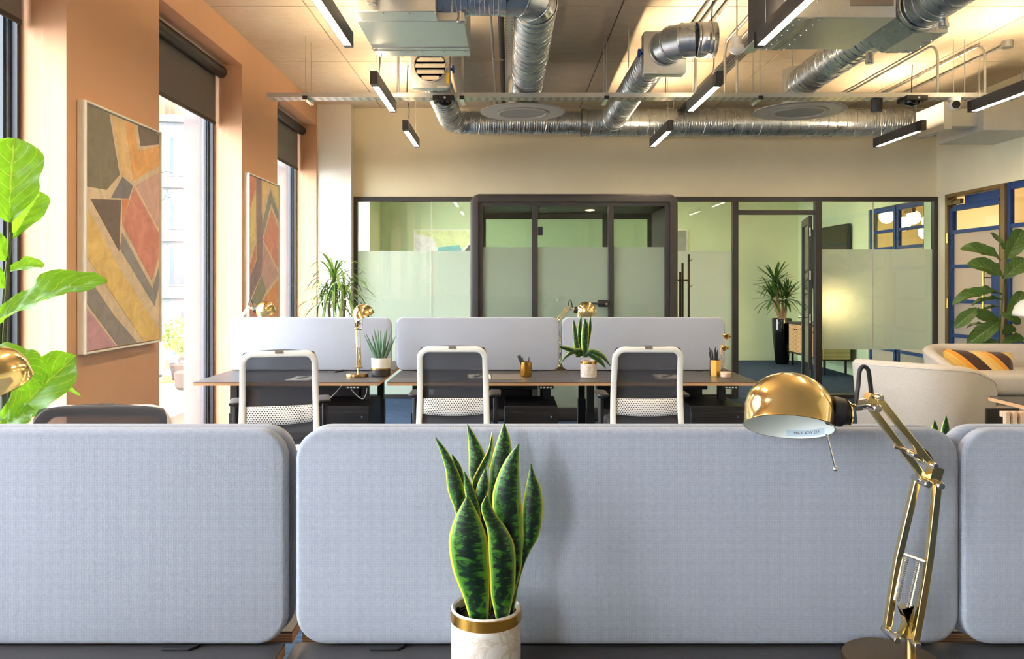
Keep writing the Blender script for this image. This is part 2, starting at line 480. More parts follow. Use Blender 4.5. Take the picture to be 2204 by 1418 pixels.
def mat_fig(name, base, vein, trans, rough=0.35):
    t = NT(name); tc = t.n('TexCoord'); sp = t.n('SeparateXYZ'); t.link(tc.outputs['UV'], sp.inputs[0])
    x = t.math('ABSOLUTE', t.math('SUBTRACT', sp.outputs[0], 0.5))
    mid = t.math('LESS_THAN', x, 0.014)
    q = t.math('FRACT', t.math('SUBTRACT', t.math('MULTIPLY', sp.outputs[1], 6.5), t.math('MULTIPLY', t.math('POWER', x, 1.25), 6.0)))
    lat = t.math('LESS_THAN', t.math('ABSOLUTE', t.math('SUBTRACT', q, 0.5)), 0.035)
    nz = t.noise(t.coords('UV', (3, 3, 1)), 3, 5); fine = t.noise(t.coords('UV'), 40, 3)
    c = lin(base)
    col = t.ramp(t.math('ADD', t.math('MULTIPLY', nz, 0.7), t.math('MULTIPLY', fine, 0.3)), [(0.3, shade(c, 0.72)), (0.7, shade(c, 1.25))])
    f = t.math('MULTIPLY', t.math('MAXIMUM', mid, lat), 0.8)
    col = t.mix(f, col, lin(vein))
    tl = t.n('BsdfTranslucent'); t.link(t.mix(0.5, col, lin((150, 200, 20))), tl.inputs[0])
    bp = t.bump(t.math('SUBTRACT', q, t.math('MULTIPLY', f, 1.0)), 0.15, 0.01)
    return t.done(t.mixs(trans, t.pbr(col, rough, 0, bp), tl.outputs[0]))
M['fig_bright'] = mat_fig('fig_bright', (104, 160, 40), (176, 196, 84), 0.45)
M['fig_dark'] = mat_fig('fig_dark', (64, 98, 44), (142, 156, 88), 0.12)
M['blade_dark'] = pm('blade_dark', (52, 92, 40), 0.4, 0, 0.25, 12)
M['blade_light'] = pm('blade_light', (120, 150, 66), 0.45, 0, 0.3, 8)
M['aloe'] = pm('aloe', (104, 136, 112), 0.45, 0, 0.22, 25, stretch=(1, 1, 0.3))
M['bush'] = pm('bush', (128, 140, 60), 0.8, 0, 0.35, 12)

def mat_marble():
    t = NT('marble'); v = t.coords('Object'); a = t.noise(v, 16, 6, 0.6, 1.2)
    c = t.ramp(a, [(0.40, lin((238, 233, 226))), (0.49, lin((214, 196, 176))), (0.52, lin((234, 228, 220))), (0.7, lin((242, 238, 232)))])
    return t.done(t.pbr(c, 0.35, 0))
M['marble'] = mat_marble()

def mat_stripe():
    t = NT('striped_velvet'); v = t.coords('Object'); sp = t.n('SeparateXYZ'); t.link(v, sp.inputs[0])
    k = t.math('ADD', t.math('MULTIPLY', sp.outputs[0], 3.0), t.math('MULTIPLY', sp.outputs[2], 3.1))
    fr = t.math('FRACT', t.math('ADD', k, 0.62))
    col = t.ramp(fr, [(0.0, lin((64, 42, 34))), (0.42, lin((240, 204, 122))), (0.62, lin((236, 190, 96))), (0.80, lin((234, 160, 56)))], 'CONSTANT')
    nz = t.noise(v, 40, 4); col = t.mix(t.math('MULTIPLY', nz, 0.25), col, lin((90, 60, 40)))
    return t.done(t.pbr(col, 0.7, 0, t.bump(nz, 0.1, 0.003), 0.2, **{'Sheen Weight': 0.3}))
M['stripes'] = mat_stripe()

def mat_cane(name, rgb, sx, sz):
    t = NT(name); v = t.coords('Object'); w = t.n('TexWave', _bands_direction='Z'); t.link(v, w.inputs['Vector']); w.inputs['Scale'].default_value = sz
    w2 = t.n('TexWave', _bands_direction='Y'); t.link(v, w2.inputs['Vector']); w2.inputs['Scale'].default_value = sx
    f = t.math('ADD', t.math('MULTIPLY', w.outputs['Fac'], 0.7), t.math('MULTIPLY', w2.outputs['Fac'], 0.3)); c = lin(rgb)
    return t.done(t.pbr(t.ramp(f, [(0.15, shade(c, 0.45)), (0.6, c)]), 0.6, 0, t.bump(f, 0.5, 0.005)))
M['cane'] = mat_cane('cane', (214, 174, 120), 4, 14)
M['cane_end'] = mat_cane('cane_end', (206, 192, 132), 12, 16)

def mat_brick():
    t = NT('brick_far'); b = t.n('TexBrick'); t.link(t.coords('Object', (1, 1, 1)), b.inputs['Vector'])
    b.inputs['Scale'].default_value = 1.6; b.inputs['Color1'].default_value = lin((112, 84, 56)); b.inputs['Color2'].default_value = lin((84, 60, 42)); b.inputs['Mortar'].default_value = lin((112, 104, 92))
    return t.done(t.pbr(b.outputs[0], 0.9))
M['brick_far'] = mat_brick()
M['far_white'] = pm('far_white', (100, 102, 104), 0.8, 0, 0.03, 1)
M['far_glass'] = pm('far_glass', (40, 48, 56), 0.2, 0, 0.2, 0.6)
M['pavement'] = pm('pavement', (118, 117, 113), 0.9, 0, 0.06, 0.6)
M['kerb'] = pm('kerb', (60, 60, 58), 0.9, 0, 0.1, 2)
M['sill_brick'] = pm('sill_brick', (150, 100, 82), 0.8, 0, 0.15, 6, stretch=(1, 12, 1))
M['cone_orange'] = pm('cone_orange', (230, 90, 40), 0.6, 0, 0.05, 5)
M['skin'] = pm('skin', (205, 160, 135), 0.6, 0, 0.05, 5)
M['shirt'] = pm('shirt', (96, 124, 176), 0.8, 0, 0.06, 5)
M['trousers'] = pm('trousers', (84, 76, 70), 0.8, 0, 0.06, 5)
# ============================================================ the setting
XL, XR, YB, CEIL = -2.38, 5.41, 10.04, 3.67
YF = -6.9                     # wall behind the photographer
YG = 14.85                     # far wall of the green room
def struct(name, mb, mat, **k): return mb.build(name, mat, kind='structure', **k)

struct('floor', MB().box(-2.9, 9.2, YF - 0.1, 17.0, -0.12, 0.0), M['carpet'])

# ceiling: concrete cast in panels with recessed joints
ceil = thing('ceiling', None, None, (0, 0, CEIL), kind='structure')
bx('slab', M['joint'], ceil, -2.9, 5.6, YF - 0.1, YG + 0.1, CEIL + 0.012, CEIL + 0.15)
jx = [-2.9, -1.61, 0.9, 2.6, 4.26, 5.6]
jy = [YF - 0.1, -4.87, -3.27, -1.67, -0.07, 1.53, 3.13, 4.73, 6.33, 7.93, 9.53, YG + 0.1]
for i in range(len(jx) - 1):
    for j in range(len(jy) - 1):
        bx('panel', M['concrete'], ceil, jx[i] + 0.006, jx[i + 1] - 0.006, jy[j] + 0.005, jy[j + 1] - 0.005, CEIL, CEIL + 0.012)

# left wall with its window openings
WIN = [(-5.68, -4.01), (-2.92, -1.25), (-0.16, 1.51), (2.60, 4.275), (5.41, 7.08), (8.17, 9.83)]  # rearmost opening is unseen, added to bring daylight onto the front screens
GW = (10.75, 13.6)            # window of the green room
HEAD, SILL = 3.41, 0.10
def left_wall(name, x0, x1, y0, y1, opens, mat):
    mb = MB(); y = y0
    for a, b in opens:
        mb.box(x0, x1, y, a, 0, CEIL)
        mb.box(x0, x1, a, b, HEAD, CEIL); mb.box(x0, x1, a, b, 0, SILL - 0.012)
        y = b
    mb.box(x0, x1, y, y1, 0, CEIL)
    return struct(name, mb, mat)
left_wall('wall_left', -2.70, XL, YF, YB + 0.06, WIN, M['orange_paint'])
left_wall('wall_left_green', -2.70, XL, YB + 0.06, YG + 0.1, [GW], M['green_paint'])
left_wall('wall_left_outer', -2.9, -2.70, YF, YG + 0.1, WIN + [GW], M['stone'])
mb = MB()
for a, b in WIN + [GW]:
    mb.box(-2.95, XL, a + 0.002, b - 0.002, SILL - 0.012, SILL)
struct('trim_1', mb, M['sill_brick'])

def rect_ring(mb, x0, x1, y0, y1, z0, z1, w):
    mb.box(x0, x1, y0, y0 + w, z0, z1); mb.box(x0, x1, y1 - w, y1, z0, z1)
    mb.box(x0, x1, y0 + w, y1 - w, z0, z0 + w); mb.box(x0, x1, y0 + w, y1 - w, z1 - w, z1)
for n, (a, b) in enumerate(WIN + [GW]):
    w = thing('window_%d' % (n + 1), None, None, (-2.66, (a + b) / 2, SILL), kind='structure')
    mb = MB(); rect_ring(mb, -2.66, -2.625, a + 0.003, b - 0.003, SILL, HEAD, 0.03); mb.build('inner_frame', M['window_dark'], w)
    mb = MB(); rect_ring(mb, -2.705, -2.66, a + 0.003, b - 0.003, SILL, HEAD, 0.055); mb.build('frame', M['window_frame'], w, bevel=0.004)
    mb = MB(); rect_ring(mb, -2.69, -2.672, a + 0.058, b - 0.058, SILL + 0.055, HEAD - 0.055, 0.018); mb.build('gasket', M['window_dark'], w)
    bx('pane', M['glass_win'], w, -2.686, -2.680, a + 0.06, b - 0.06, SILL + 0.058, HEAD - 0.058)

# column in the corner, plaster wall above the glass, right wall, wall behind the photographer
struct('wall_corner', MB().box(XL, -1.955, 9.86, YB, 0, CEIL), M['white_paint'])
struct('wall_back', MB().box(XL, XR, YB, YB + 0.12, 2.545, CEIL), M['cream_paint'])
struct('wall_front', MB().box(XL, XR, YF - 0.1, YF, 0, CEIL), M['cream_paint'])
DR = (8.74, 9.84)             # blue door in the right wall
DP = (6.1, 8.66)              # blue glazed screen beside it
DG = (10.35, 11.95)           # blue glazed screen in the green room
DH = 2.55
def right_wall(name, y0, y1, opens, mat):
    mb = MB(); y = y0
    for a, b in opens:
        mb.box(XR, XR + 0.14, y, a, 0, CEIL); mb.box(XR, XR + 0.14, a, b, DH, CEIL); y = b
    mb.box(XR, XR + 0.14, y, y1, 0, CEIL)
    return struct(name, mb, mat)
right_wall('wall_right', YF, YB + 0.06, [(DP[0], DR[1])], M['cream_paint'])
right_wall('wall_right_green', YB + 0.06, YG + 0.1, [DG], M['green_paint'])
struct('wall_green_room', MB().box(XL, XR, YG, YG + 0.1, 0, CEIL), M['green_paint'])
struct('baseboard_green_room', MB().box(XL, XR, YG - 0.015, YG, 0, 0.11), M['green_paint'], bevel=0.003)
struct('baseboard_right', MB().box(XR - 0.015, XR, 11.98, YG - 0.015, 0, 0.11), M['green_paint'], bevel=0.003)
# lobby behind the right wall
struct('wall_lobby', MB().box(9.0, 9.1, 5.0, 17.0, 0, 3.4), M['warm_paint'])
struct('wall_lobby_far', MB().box(XR + 0.14, 9.0, 16.9, 17.0, 0, 3.4), M['warm_paint'])
struct('wall_lobby_near', MB().box(XR + 0.14, 9.0, 5.0, 5.1, 0, 3.4), M['warm_paint'])
struct('ceiling_lobby', MB().box(XR + 0.14, 9.1, 5.0, 17.0, 3.4, 3.5), M['warm_paint'])

# glass partition across the back
part = thing('wall_partition', None, None, (1.7, YB, 0), kind='structure')
PT = 2.535
fx = {'a': -1.955, 'b': 2.822, 'c': 2.895, 'd': 3.866, 'e': 3.948, 'f': 5.38}
def fr(x0, x1, z0, z1, nm='frame_bar'): bx(nm, M['frame_dark'], part, x0, x1, YB - 0.03, YB + 0.05, z0, z1, bevel=0.002)
fr(fx['a'], XR, PT - 0.05, PT + 0.01, 'head_bar'); fr(fx['a'], fx['b'], 0, 0.05, 'floor_bar'); fr(fx['e'], XR, 0, 0.05, 'floor_bar')
fr(fx['a'], fx['a'] + 0.045, 0.05, PT - 0.05, 'post'); fr(fx['b'], fx['c'], 0, PT - 0.05, 'post'); fr(fx['d'], fx['e'], 0, PT - 0.05, 'post'); fr(fx['f'] - 0.02, XR, 0.05, PT - 0.05, 'post')
fr(fx['c'], fx['d'], 2.32, 2.375, 'transom')
def pane(x0, x1, z0, z1, f0=None, f1=None):
    p = bx('pane', M['glass'], part, x0, x1, YB + 0.004, YB + 0.014, z0, z1)
    if f0 is not None: MB().add([(x0, YB + 0.016, f0), (x1, YB + 0.016, f0), (x1, YB + 0.016, f1), (x0, YB + 0.016, f1)], [(0, 1, 2, 3)]).build('frosted_film', M['frost'], p)
pane(-1.91, -0.984, 0.05, 2.485, 0.05, 1.862); pane(-0.978, 0.90, 0.05, 2.485, 0.05, 1.862); pane(0.906, 2.82, 0.05, 2.485, 0.05, 1.862)
pane(fx['c'], fx['d'], 2.375, 2.485)
pane(fx['e'], 4.60, 0.05, 2.485, 0.615, 1.88); pane(4.612, 5.36, 0.05, 2.485, 0.615, 1.88)
mb = MB(); mb.box(4.600, 4.604, YB + 0.0, YB + 0.018, 0.05, 2.485); mb.box(4.608, 4.612, YB, YB + 0.018, 0.05, 2.485); mb.box(-0.984, -0.978, YB + 0.002, YB + 0.016, 0.05, 2.485)
mb.build('seam_strip', M['paper'], part)

# open glass door in the partition
dr = thing('door_1', None, None, (3.86, YB + 0.06, 0), rz=math.radians(-15.0), kind='structure')
ORG[dr.name] = Vector((0, 0, 0))
for x0, x1, z0, z1 in ((-0.05, 0.0, 0.01, 2.31), (-0.05, 0.0, 0.01, 2.31)):
    pass
bx('stile', M['frame_dark'], dr, -0.045, 0, 0.0, 0.09, 0.01, 2.31, bevel=0.002)
bx('stile', M['frame_dark'], dr, -0.045, 0, 0.86, 0.95, 0.01, 2.31, bevel=0.002)
bx('rail', M['frame_dark'], dr, -0.045, 0, 0.09, 0.86, 2.22, 2.31)
bx('rail', M['frame_dark'], dr, -0.045, 0, 0.09, 0.86, 0.01, 0.12)
bx('pane', M['glass'], dr, -0.028, -0.018, 0.09, 0.86, 0.12, 2.22)
for z in (0.25, 0.95, 1.5, 2.05):
    h = MB().cyl((-0.025, -0.012, z), (-0.025, -0.012, z + 0.11), 0.010, n=10).build('hinge', M['chrome'], dr)
mb = MB().tube([(-0.045, 0.9, 0.98), (-0.09, 0.9, 0.98), (-0.09, 0.78, 0.98)], 0.009, 8).build('door_handle', M['chrome'], dr)

# blue glazed doors and screens in the right wall
def blue_leaf(root, y0, y1, z0, z1, rails, xc, sw=0.055, clear_top=True):
    st = MB(); st.box(xc, xc + 0.05, y0, y0 + sw, z0, z1); st.build('stile', M['blue_paint'], root, bevel=0.003)
    st = MB(); st.box(xc, xc + 0.05, y1 - sw, y1, z0, z1); st.build('stile', M['blue_paint'], root, bevel=0.003)
    zs = sorted(rails)
    for k, z in enumerate(zs):
        h = 0.045 if 0 < k < len(zs) - 1 else 0.07
        bx('rail', M['blue_paint'], root, xc + 0.004, xc + 0.046, y0 + sw, y1 - sw, z - h / 2, z + h / 2, bevel=0.003)
    for k in range(len(zs) - 1):
        m = M['glass'] if (clear_top and k >= len(zs) - 3 and zs[k] > 1.9) else M['reeded']
        a_, b_, c_, d_ = y0 + sw, y1 - sw, zs[k] + 0.02, zs[k + 1] - 0.02
        if m is M['glass']: bx('pane', m, root, xc + 0.02, xc + 0.03, a_, b_, c_, d_)
        else: MB().add([(xc + 0.025, a_, c_), (xc + 0.025, b_, c_), (xc + 0.025, b_, d_), (xc + 0.025, a_, d_)], [(0, 1, 2, 3)]).build('pane', m, root)
RAILS = [0.05, 0.50, 0.82, 1.24, 1.66, 2.08, 2.37]
d2 = thing('door_2', None, None, (XR, 9.3, 0), kind='structure')
mb = MB(); mb.box(XR - 0.01, XR + 0.1, DR[1] - 0.05, DR[1], 0, DH); mb.box(XR - 0.01, XR + 0.1, DR[0] - 0.08, DR[0], 0, DH); mb.box(XR - 0.01, XR + 0.1, DR[0], DR[1] - 0.05, DH - 0.045, DH)
mb.build('door_frame', M['bronze_door'], d2, bevel=0.003)
blue_leaf(d2, DR[0] + 0.01, DR[1] - 0.055, 0.01, 2.37, RAILS, XR + 0.02)
bx('transom_panel', M['blue_paint'], d2, XR + 0.03, XR + 0.05, DR[0] + 0.01, DR[1] - 0.36, 2.40, 2.50)
bx('closer', M['bronze_door'], d2, XR - 0.03, XR + 0.02, DR[1] - 0.36, DR[1] - 0.1, 2.41, 2.47, bevel=0.004)
mb = MB().tube([(XR - 0.05, DR[1] - 0.15, 2.44), (XR - 0.09, DR[1] - 0.45, 2.49), (XR - 0.02, DR[1] - 0.8, 2.515)], 0.008, 6); mb.build('closer_arm', M['bronze_door'], d2)
bx('lock_plate', M['blue_paint'], d2, XR + 0.0, XR + 0.06, DR[0] + 0.01, DR[0] + 0.17, 0.85, 1.62, bevel=0.004)
hd = MB().cyl((XR - 0.06, DR[0] + 0.22, 1.10), (XR - 0.06, DR[0] + 0.22, 1.60), 0.014, n=12).build('pull_handle', M['gold'], d2)
for z in (1.18, 1.52): MB().cyl((XR - 0.06, DR[0] + 0.22, z), (XR + 0.02, DR[0] + 0.16, z), 0.007, n=8).build('handle_standoff', M['black_metal'], hd)
for z in (0.3, 1.15, 1.95):
    MB().cyl((XR - 0.008, DR[1] - 0.052, z), (XR - 0.008, DR[1] - 0.052, z + 0.12), 0.012, n=10).build('hinge', M['gold'], d2)
s3 = thing('window_8', None, None, (XR, 7.4, 0), kind='structure')
blue_leaf(s3, 7.42, DP[1] - 0.0, 0.01, DH, [0.05, 0.50, 0.82, 1.24, 1.66, 2.08, 2.51], XR + 0.02)
blue_leaf(s3, DP[0], 7.41, 0.01, DH, [0.05, 0.50, 0.82, 1.24, 1.66, 2.08, 2.51], XR + 0.02)
s4 = thing('window_9', None, None, (XR, 11.1, 0), kind='structure')
blue_leaf(s4, DG[0], 11.13, 0.01, DH, [0.05, 0.50, 1.95, 2.20, 2.51], XR + 0.02)
blue_leaf(s4, 11.17, DG[1], 0.01, DH, [0.05, 0.50, 1.95, 2.20, 2.51], XR + 0.02)
bx('closer', M['bronze_door'], s4, XR - 0.03, XR + 0.02, 10.6, 10.8, 2.40, 2.46)

# ============================================================ outside the windows
gz = -3.0
struct('street', MB().box(-60, -2.95, -40, 120, gz - 0.1, gz), M['pavement'])
mb = MB()
for a, b in (((-40, 25), (-2.96, 44)), ((-40, 12), (-2.96, 31))):
    d = Vector((b[0] - a[0], b[1] - a[1], 0)).normalized(); s = Vector((-d.y, d.x, 0)) * 0.11
    A = Vector((a[0], a[1], gz)); B = Vector((b[0], b[1], gz))
    mb.loops([[A - s, A + s, A + s + Vector((0, 0, .12)), A - s + Vector((0, 0, .12))], [B - s, B + s, B + s + Vector((0, 0, .12)), B - s + Vector((0, 0, .12))]])
struct('kerb', mb, M['kerb'])
struct('trim_2', MB().box(-3.7, -3.25, -3, 16, gz, 0.17), M['sill_brick'])

fac = thing('apartment_building', 'pale four-storey building with a brick top across the street', 'building', (-19, 46, gz), math.radians(14))
ORG[fac.name] = Vector((0, 0, 0))
bx('wall', M['far_white'], fac, -22, 10, 0.4, 8, 0, 14.0)
bx('brick_storey', M['brick_far'], fac, -22, 10, 0.25, 7.9, 14.0, 17.2)
bx('cornice', M['far_white'], fac, -22.2, 10.2, 0.0, 0.5, 13.7, 14.1)
bx('parapet', M['far_white'], fac, -22.2, 10.2, 0.0, 0.5, 17.2, 17.6)
for k, z in enumerate((4.2, 7.5, 10.6)):
    bx('ledge', M['far_white'], fac, -22, 10, 0.1, 0.4, z - 0.7, z - 0.35)
    for i in range(17):
        x = -20.5 + i * 1.8
        w = bx('window', M['far_white'], fac, x, x + 1.2, 0.28, 0.42, z, z + 2.3)
        for q in (0, 1): bx('pane', M['far_glass'], w, x + 0.08 + q * 0.54, x + 0.58 + q * 0.54, 0.26, 0.3, z + 0.1, z + 2.2)
for i in range(6):
    x = -20 + i * 5
    bx('shopfront', M['far_glass'], fac, x, x + 3.6, 0.3, 0.42, 0.3, 2.7)
# street furniture: lamp, tree in a pot, cone
def tub_tree(px, Y, lab):
    b = W(px, 0, Y); t_ = thing('potted_tree', lab, 'tree', (b.x, Y, gz)); ORG[t_.name] = Vector((0, 0, 0))
    MB().lathe([(0.38, 0), (0.5, 0.12), (0.52, 0.7), (0.46, 0.75)], 14).build('tub', M['dark_pot'], t_)
    MB().cyl((0, 0, 0.7), (0, 0, 1.6), 0.06, 0.05, 8).build('trunk', M['bark'], t_)
    mb = MB(); rr = random.Random(int(px))
    for k in range(260):
        d = Vector((rr.gauss(0, 1), rr.gauss(0, 1), rr.gauss(0, 1))).normalized() * rr.uniform(0.45, 0.8); c = Vector((0, 0, 2.1)) + d
        u = Vector((rr.gauss(0, 1), rr.gauss(0, 1), rr.gauss(0, 1))).normalized(); v_ = d.cross(u).normalized() * 0.1; u = u * 0.12
        mb.add([c - u, c + v_, c + u, c - v_], [(0, 1, 2, 3)])
    mb.build('crown', M['bush'], t_, kind='stuff')
tub_tree(381, 36.0, 'round clipped tree in a tub on the far pavement'); tub_tree(404, 33.0, 'second clipped tree in a tub beside the stone window reveal')
p = W(359, 0, 35.0); cn = thing('traffic_cone', 'orange traffic cone on the far pavement', 'traffic cone', (p.x, 35.0, gz)); ORG[cn.name] = Vector((0, 0, 0))
bx('base', M['cone_orange'], cn, -0.3, 0.3, -0.3, 0.3, 0, 0.08)
MB().lathe([(0.24, 0.08), (0.05, 1.0)], 12).build('cone', M['cone_orange'], cn)
MB().lathe([(0.185, 0.36), (0.135, 0.6)], 12).build('reflective_band', M['paper'], cn)
p = W(362, 0, 24.0); ls = thing('street_lamp', 'ornate iron street lamp outside the window beside the large painting', 'street lamp', (p.x - 0.45, 24.0, gz)); ORG[ls.name] = Vector((0, 0, 0))
MB().tube([(0, 0, 0), (0, 0, 7.4)], [0.09, 0.05], 10).build('post', M['far_glass'], ls)
mb = MB().tube([(0, 0, 6.2), (0, 0, 7.4)] + arc((0.4, 0, 7.4), 0.4, PI, 0, 12), 0.03, 6); mb.tube(arc((0.2, 0, 7.1), 0.18, 0, 2 * PI, 14), 0.015, 5); mb.build('scroll_arm', M['far_glass'], ls)
MB().lathe([(0.05, 0.35), (0.1, 0.3), (0.34, 0.12), (0.36, 0.1)], 14, T(0.8, 0, 6.9)).build('hood', M['far_glass'], ls)
MB().lathe([(0.26, 0.1), (0.2, -0.1), (0.08, -0.26)], 14, T(0.8, 0, 6.9)).build('globe', M['paper'], ls)

# walking person on the pavement: one skinned body
def walker(px, Y):
    p = W(px, 0, Y)
    root = thing('person', 'person in a blue top striding along the far pavement', 'person', (p.x, Y, gz)); ORG[root.name] = Vector((0, 0, 0))
    J = {'pel': (0, 0, .93, .13), 'sp': (0, 0, 1.15, .13), 'ch': (0.02, 0, 1.35, .155), 'nk': (0.03, 0, 1.5, .06), 'hd': (0.05, 0, 1.6, .085), 'tp': (0.05, 0, 1.72, .07),
         'sl': (0.02, -.19, 1.42, .06), 'el': (-.14, -.24, 1.17, .045), 'wl': (-.02, -.24, .95, .032), 'sr': (0.02, .19, 1.42, .06), 'er': (.16, .24, 1.18, .045), 'wr': (.3, .2, 1.02, .032),
         'hl': (0, -.1, .88, .09), 'kl': (-.16, -.1, .48, .06), 'al': (-.46, -.1, .2, .04), 'tl': (-.34, -.1, .06, .035), 'hr': (0, .1, .88, .09), 'kr': (.26, .1, .5, .06), 'ar': (.3, .1, .09, .042), 'tr': (.46, .1, .05, .035)}
    E = ['pel-sp', 'sp-ch', 'ch-nk', 'nk-hd', 'hd-tp', 'ch-sl', 'sl-el', 'el-wl', 'ch-sr', 'sr-er', 'er-wr', 'pel-hl', 'hl-kl', 'kl-al', 'al-tl', 'pel-hr', 'hr-kr', 'kr-ar', 'ar-tr']
    ks = list(J); me = bpy.data.meshes.new('body')
    me.from_pydata([J[k][:3] for k in ks], [tuple(ks.index(q) for q in e.split('-')) for e in E], [])
    o = bpy.data.objects.new('body', me); COL.objects.link(o); o.parent = root
    o.modifiers.new('skin', 'SKIN'); 
    sk = me.skin_vertices[0] if me.skin_vertices else None
    if sk is None:
        bm = bmesh.new(); bm.from_mesh(me); bm.verts.layers.skin.verify(); bm.to_mesh(me); bm.free(); sk = me.skin_vertices[0]
    for i, k in enumerate(ks): sk.data[i].radius = (J[k][3], J[k][3])
    sk.data[0].use_root = True
    sb = o.modifiers.new('sub', 'SUBSURF'); sb.levels = 2; sb.render_levels = 2
    t = NT('clothes'); sp = t.n('SeparateXYZ'); t.link(t.coords('Object'), sp.inputs[0])
    z = t.math('MULTIPLY', sp.outputs[2], 0.5)
    me.materials.append(t.done(t.pbr(t.ramp(z, [(0, lin((60, 55, 52))), (0.045, lin((84, 76, 70))), (0.465, lin((96, 124, 176))), (0.745, lin((205, 160, 135))), (0.83, lin((70, 52, 40)))], 'CONSTANT'), 0.8)))
    root.rotation_euler = (0, 0, math.radians(160))
walker(392, 37.5)
# ============================================================ paintings and blinds on the left wall
XA = XL + 0.052
def wall_pt(px, py):
    Y = -XA * F / (VX - px)
    return Y, EYE - (py - VY) * Y / F
def painting(label, y0, y1, z0, z1, polys):
    r = thing('painting', label, 'painting', (XL, (y0 + y1) / 2, z0), group='abstract canvases on the orange piers')
    mb = MB(); w = 0.012
    mb.box(XL + 0.002, XL + 0.052, y0, y0 + w, z0, z1); mb.box(XL + 0.002, XL + 0.052, y1 - w, y1, z0, z1)
    mb.box(XL + 0.002, XL + 0.052, y0 + w, y1 - w, z0, z0 + w); mb.box(XL + 0.002, XL + 0.052, y0 + w, y1 - w, z1 - w, z1)
    mb.build('frame', M['canvas_frame'], r, bevel=0.002)
    cv = bx('canvas', canvas_mat((206, 186, 158)), r, XL + 0.004, XL + 0.040, y0 + w + 0.005, y1 - w - 0.005, z0 + w + 0.005, z1 - w - 0.005)
    a, b, c, d = y0 + w + 0.006, y1 - w - 0.006, z0 + w + 0.006, z1 - w - 0.006
    for k, (rgb, pts) in enumerate(polys):
        P = [(min(max(q[0], a), b), min(max(q[1], c), d)) for q in (wall_pt(*p) for p in pts)]
        MB().prism(P, XL + 0.0402, XL + 0.0412 + 0.00005 * k, 'x').build('painted_shape', canvas_mat(rgb), cv)
def canvas_mat(rgb):
    key = 'canvas_%d_%d_%d' % rgb
    if key not in M:
        t = NT(key); c = tuple(a * 0.8 + b * 0.2 for a, b in zip(shade(lin(rgb), 1.4)[:3], (0.60, 0.54, 0.46))) + (1,); v = t.coords('Object'); nz = t.noise(v, 7, 6, 0.7, 1.0)
        M[key] = t.done(t.pbr(t.ramp(nz, [(0.3, shade(c, 0.78)), (0.7, shade(c, 1.16))]), 0.8, 0, t.bump(nz, 0.15, 0.004)))
    return M[key]
def z1c(l): return [(150 + x / 2.443, 200 + y / 2.443) for x, y in l]
painting('larger-looking abstract canvas of angular grey, ochre and pink shapes nearest the camera', 4.375, 5.335, 1.075, 2.48, [
    ((94, 92, 80), z1c([(95, 40), (218, 110), (273, 430), (205, 510), (95, 490)])),
    ((226, 182, 128), z1c([(232, 118), (302, 150), (342, 470), (285, 430)])),
    ((224, 160, 92), z1c([(302, 150), (355, 170), (366, 305), (488, 285), (488, 385), (345, 460)])),
    ((78, 66, 70), z1c([(368, 170), (488, 225), (478, 270), (382, 280)])),
    ((98, 98, 112), z1c([(288, 440), (343, 488), (320, 555), (228, 552)])),
    ((196, 158, 152), z1c([(360, 485), (488, 420), (488, 710), (470, 700)])),
    ((74, 62, 64), z1c([(120, 556), (280, 562), (270, 832)])),
    ((206, 128, 86), z1c([(286, 560), (322, 558), (288, 690)])),
    ((198, 124, 112), z1c([(348, 495), (482, 740), (475, 870), (440, 985), (288, 695)])),
    ((120, 122, 128), z1c([(285, 735), (445, 1030), (490, 910), (490, 1010), (455, 1120), (275, 820)])),
    ((228, 184, 106), z1c([(92, 590), (120, 640), (280, 935), (490, 1245), (490, 1330), (400, 1330), (92, 850)])),
    ((118, 116, 118), z1c([(92, 945), (240, 1165), (365, 1350), (265, 1350), (92, 1100)])),
    ((182, 136, 150), z1c([(92, 1125), (255, 1360), (92, 1400)])),
])
def z2c(l): return [(510 + x / 4.169, 360 + y / 4.169) for x, y in l]
painting('abstract canvas with a purple vertical band and green chevron between the far windows', 7.135, 8.09, 1.075, 2.455, [
    ((196, 122, 96), z2c([(120, 60), (182, 85), (182, 195), (130, 360)])),
    ((214, 190, 120), z2c([(182, 215), (182, 600), (130, 760), (130, 370)])),
    ((122, 106, 120), z2c([(185, 85), (232, 105), (232, 300), (242, 650), (232, 955), (130, 1190), (130, 980), (188, 835), (185, 400)])),
    ((216, 184, 120), z2c([(232, 105), (300, 135), (232, 420)])),
    ((220, 190, 130), z2c([(320, 145), (400, 180), (400, 390)])),
    ((126, 134, 130), z2c([(312, 195), (400, 420), (400, 500), (318, 320), (240, 640), (234, 530)])),
    ((198, 132, 116), z2c([(322, 380), (400, 570), (400, 910), (248, 650)])),
    ((184, 150, 150), z2c([(240, 665), (385, 960), (272, 1110), (236, 950)])),
    ((122, 130, 112), z2c([(232, 965), (272, 1115), (200, 1250), (140, 1200)])),
    ((212, 146, 96), z2c([(400, 1010), (400, 1380), (240, 1340), (240, 1200)])),
    ((126, 132, 132), z2c([(150, 1260), (200, 1250), (235, 1180), (228, 1380), (190, 1340)])),
    ((196, 128, 118), z2c([(120, 1200), (190, 1340), (190, 1400), (120, 1400)])),
    ((188, 118, 96), z2c([(183, 690), (183, 830), (130, 970), (130, 870)])),
])
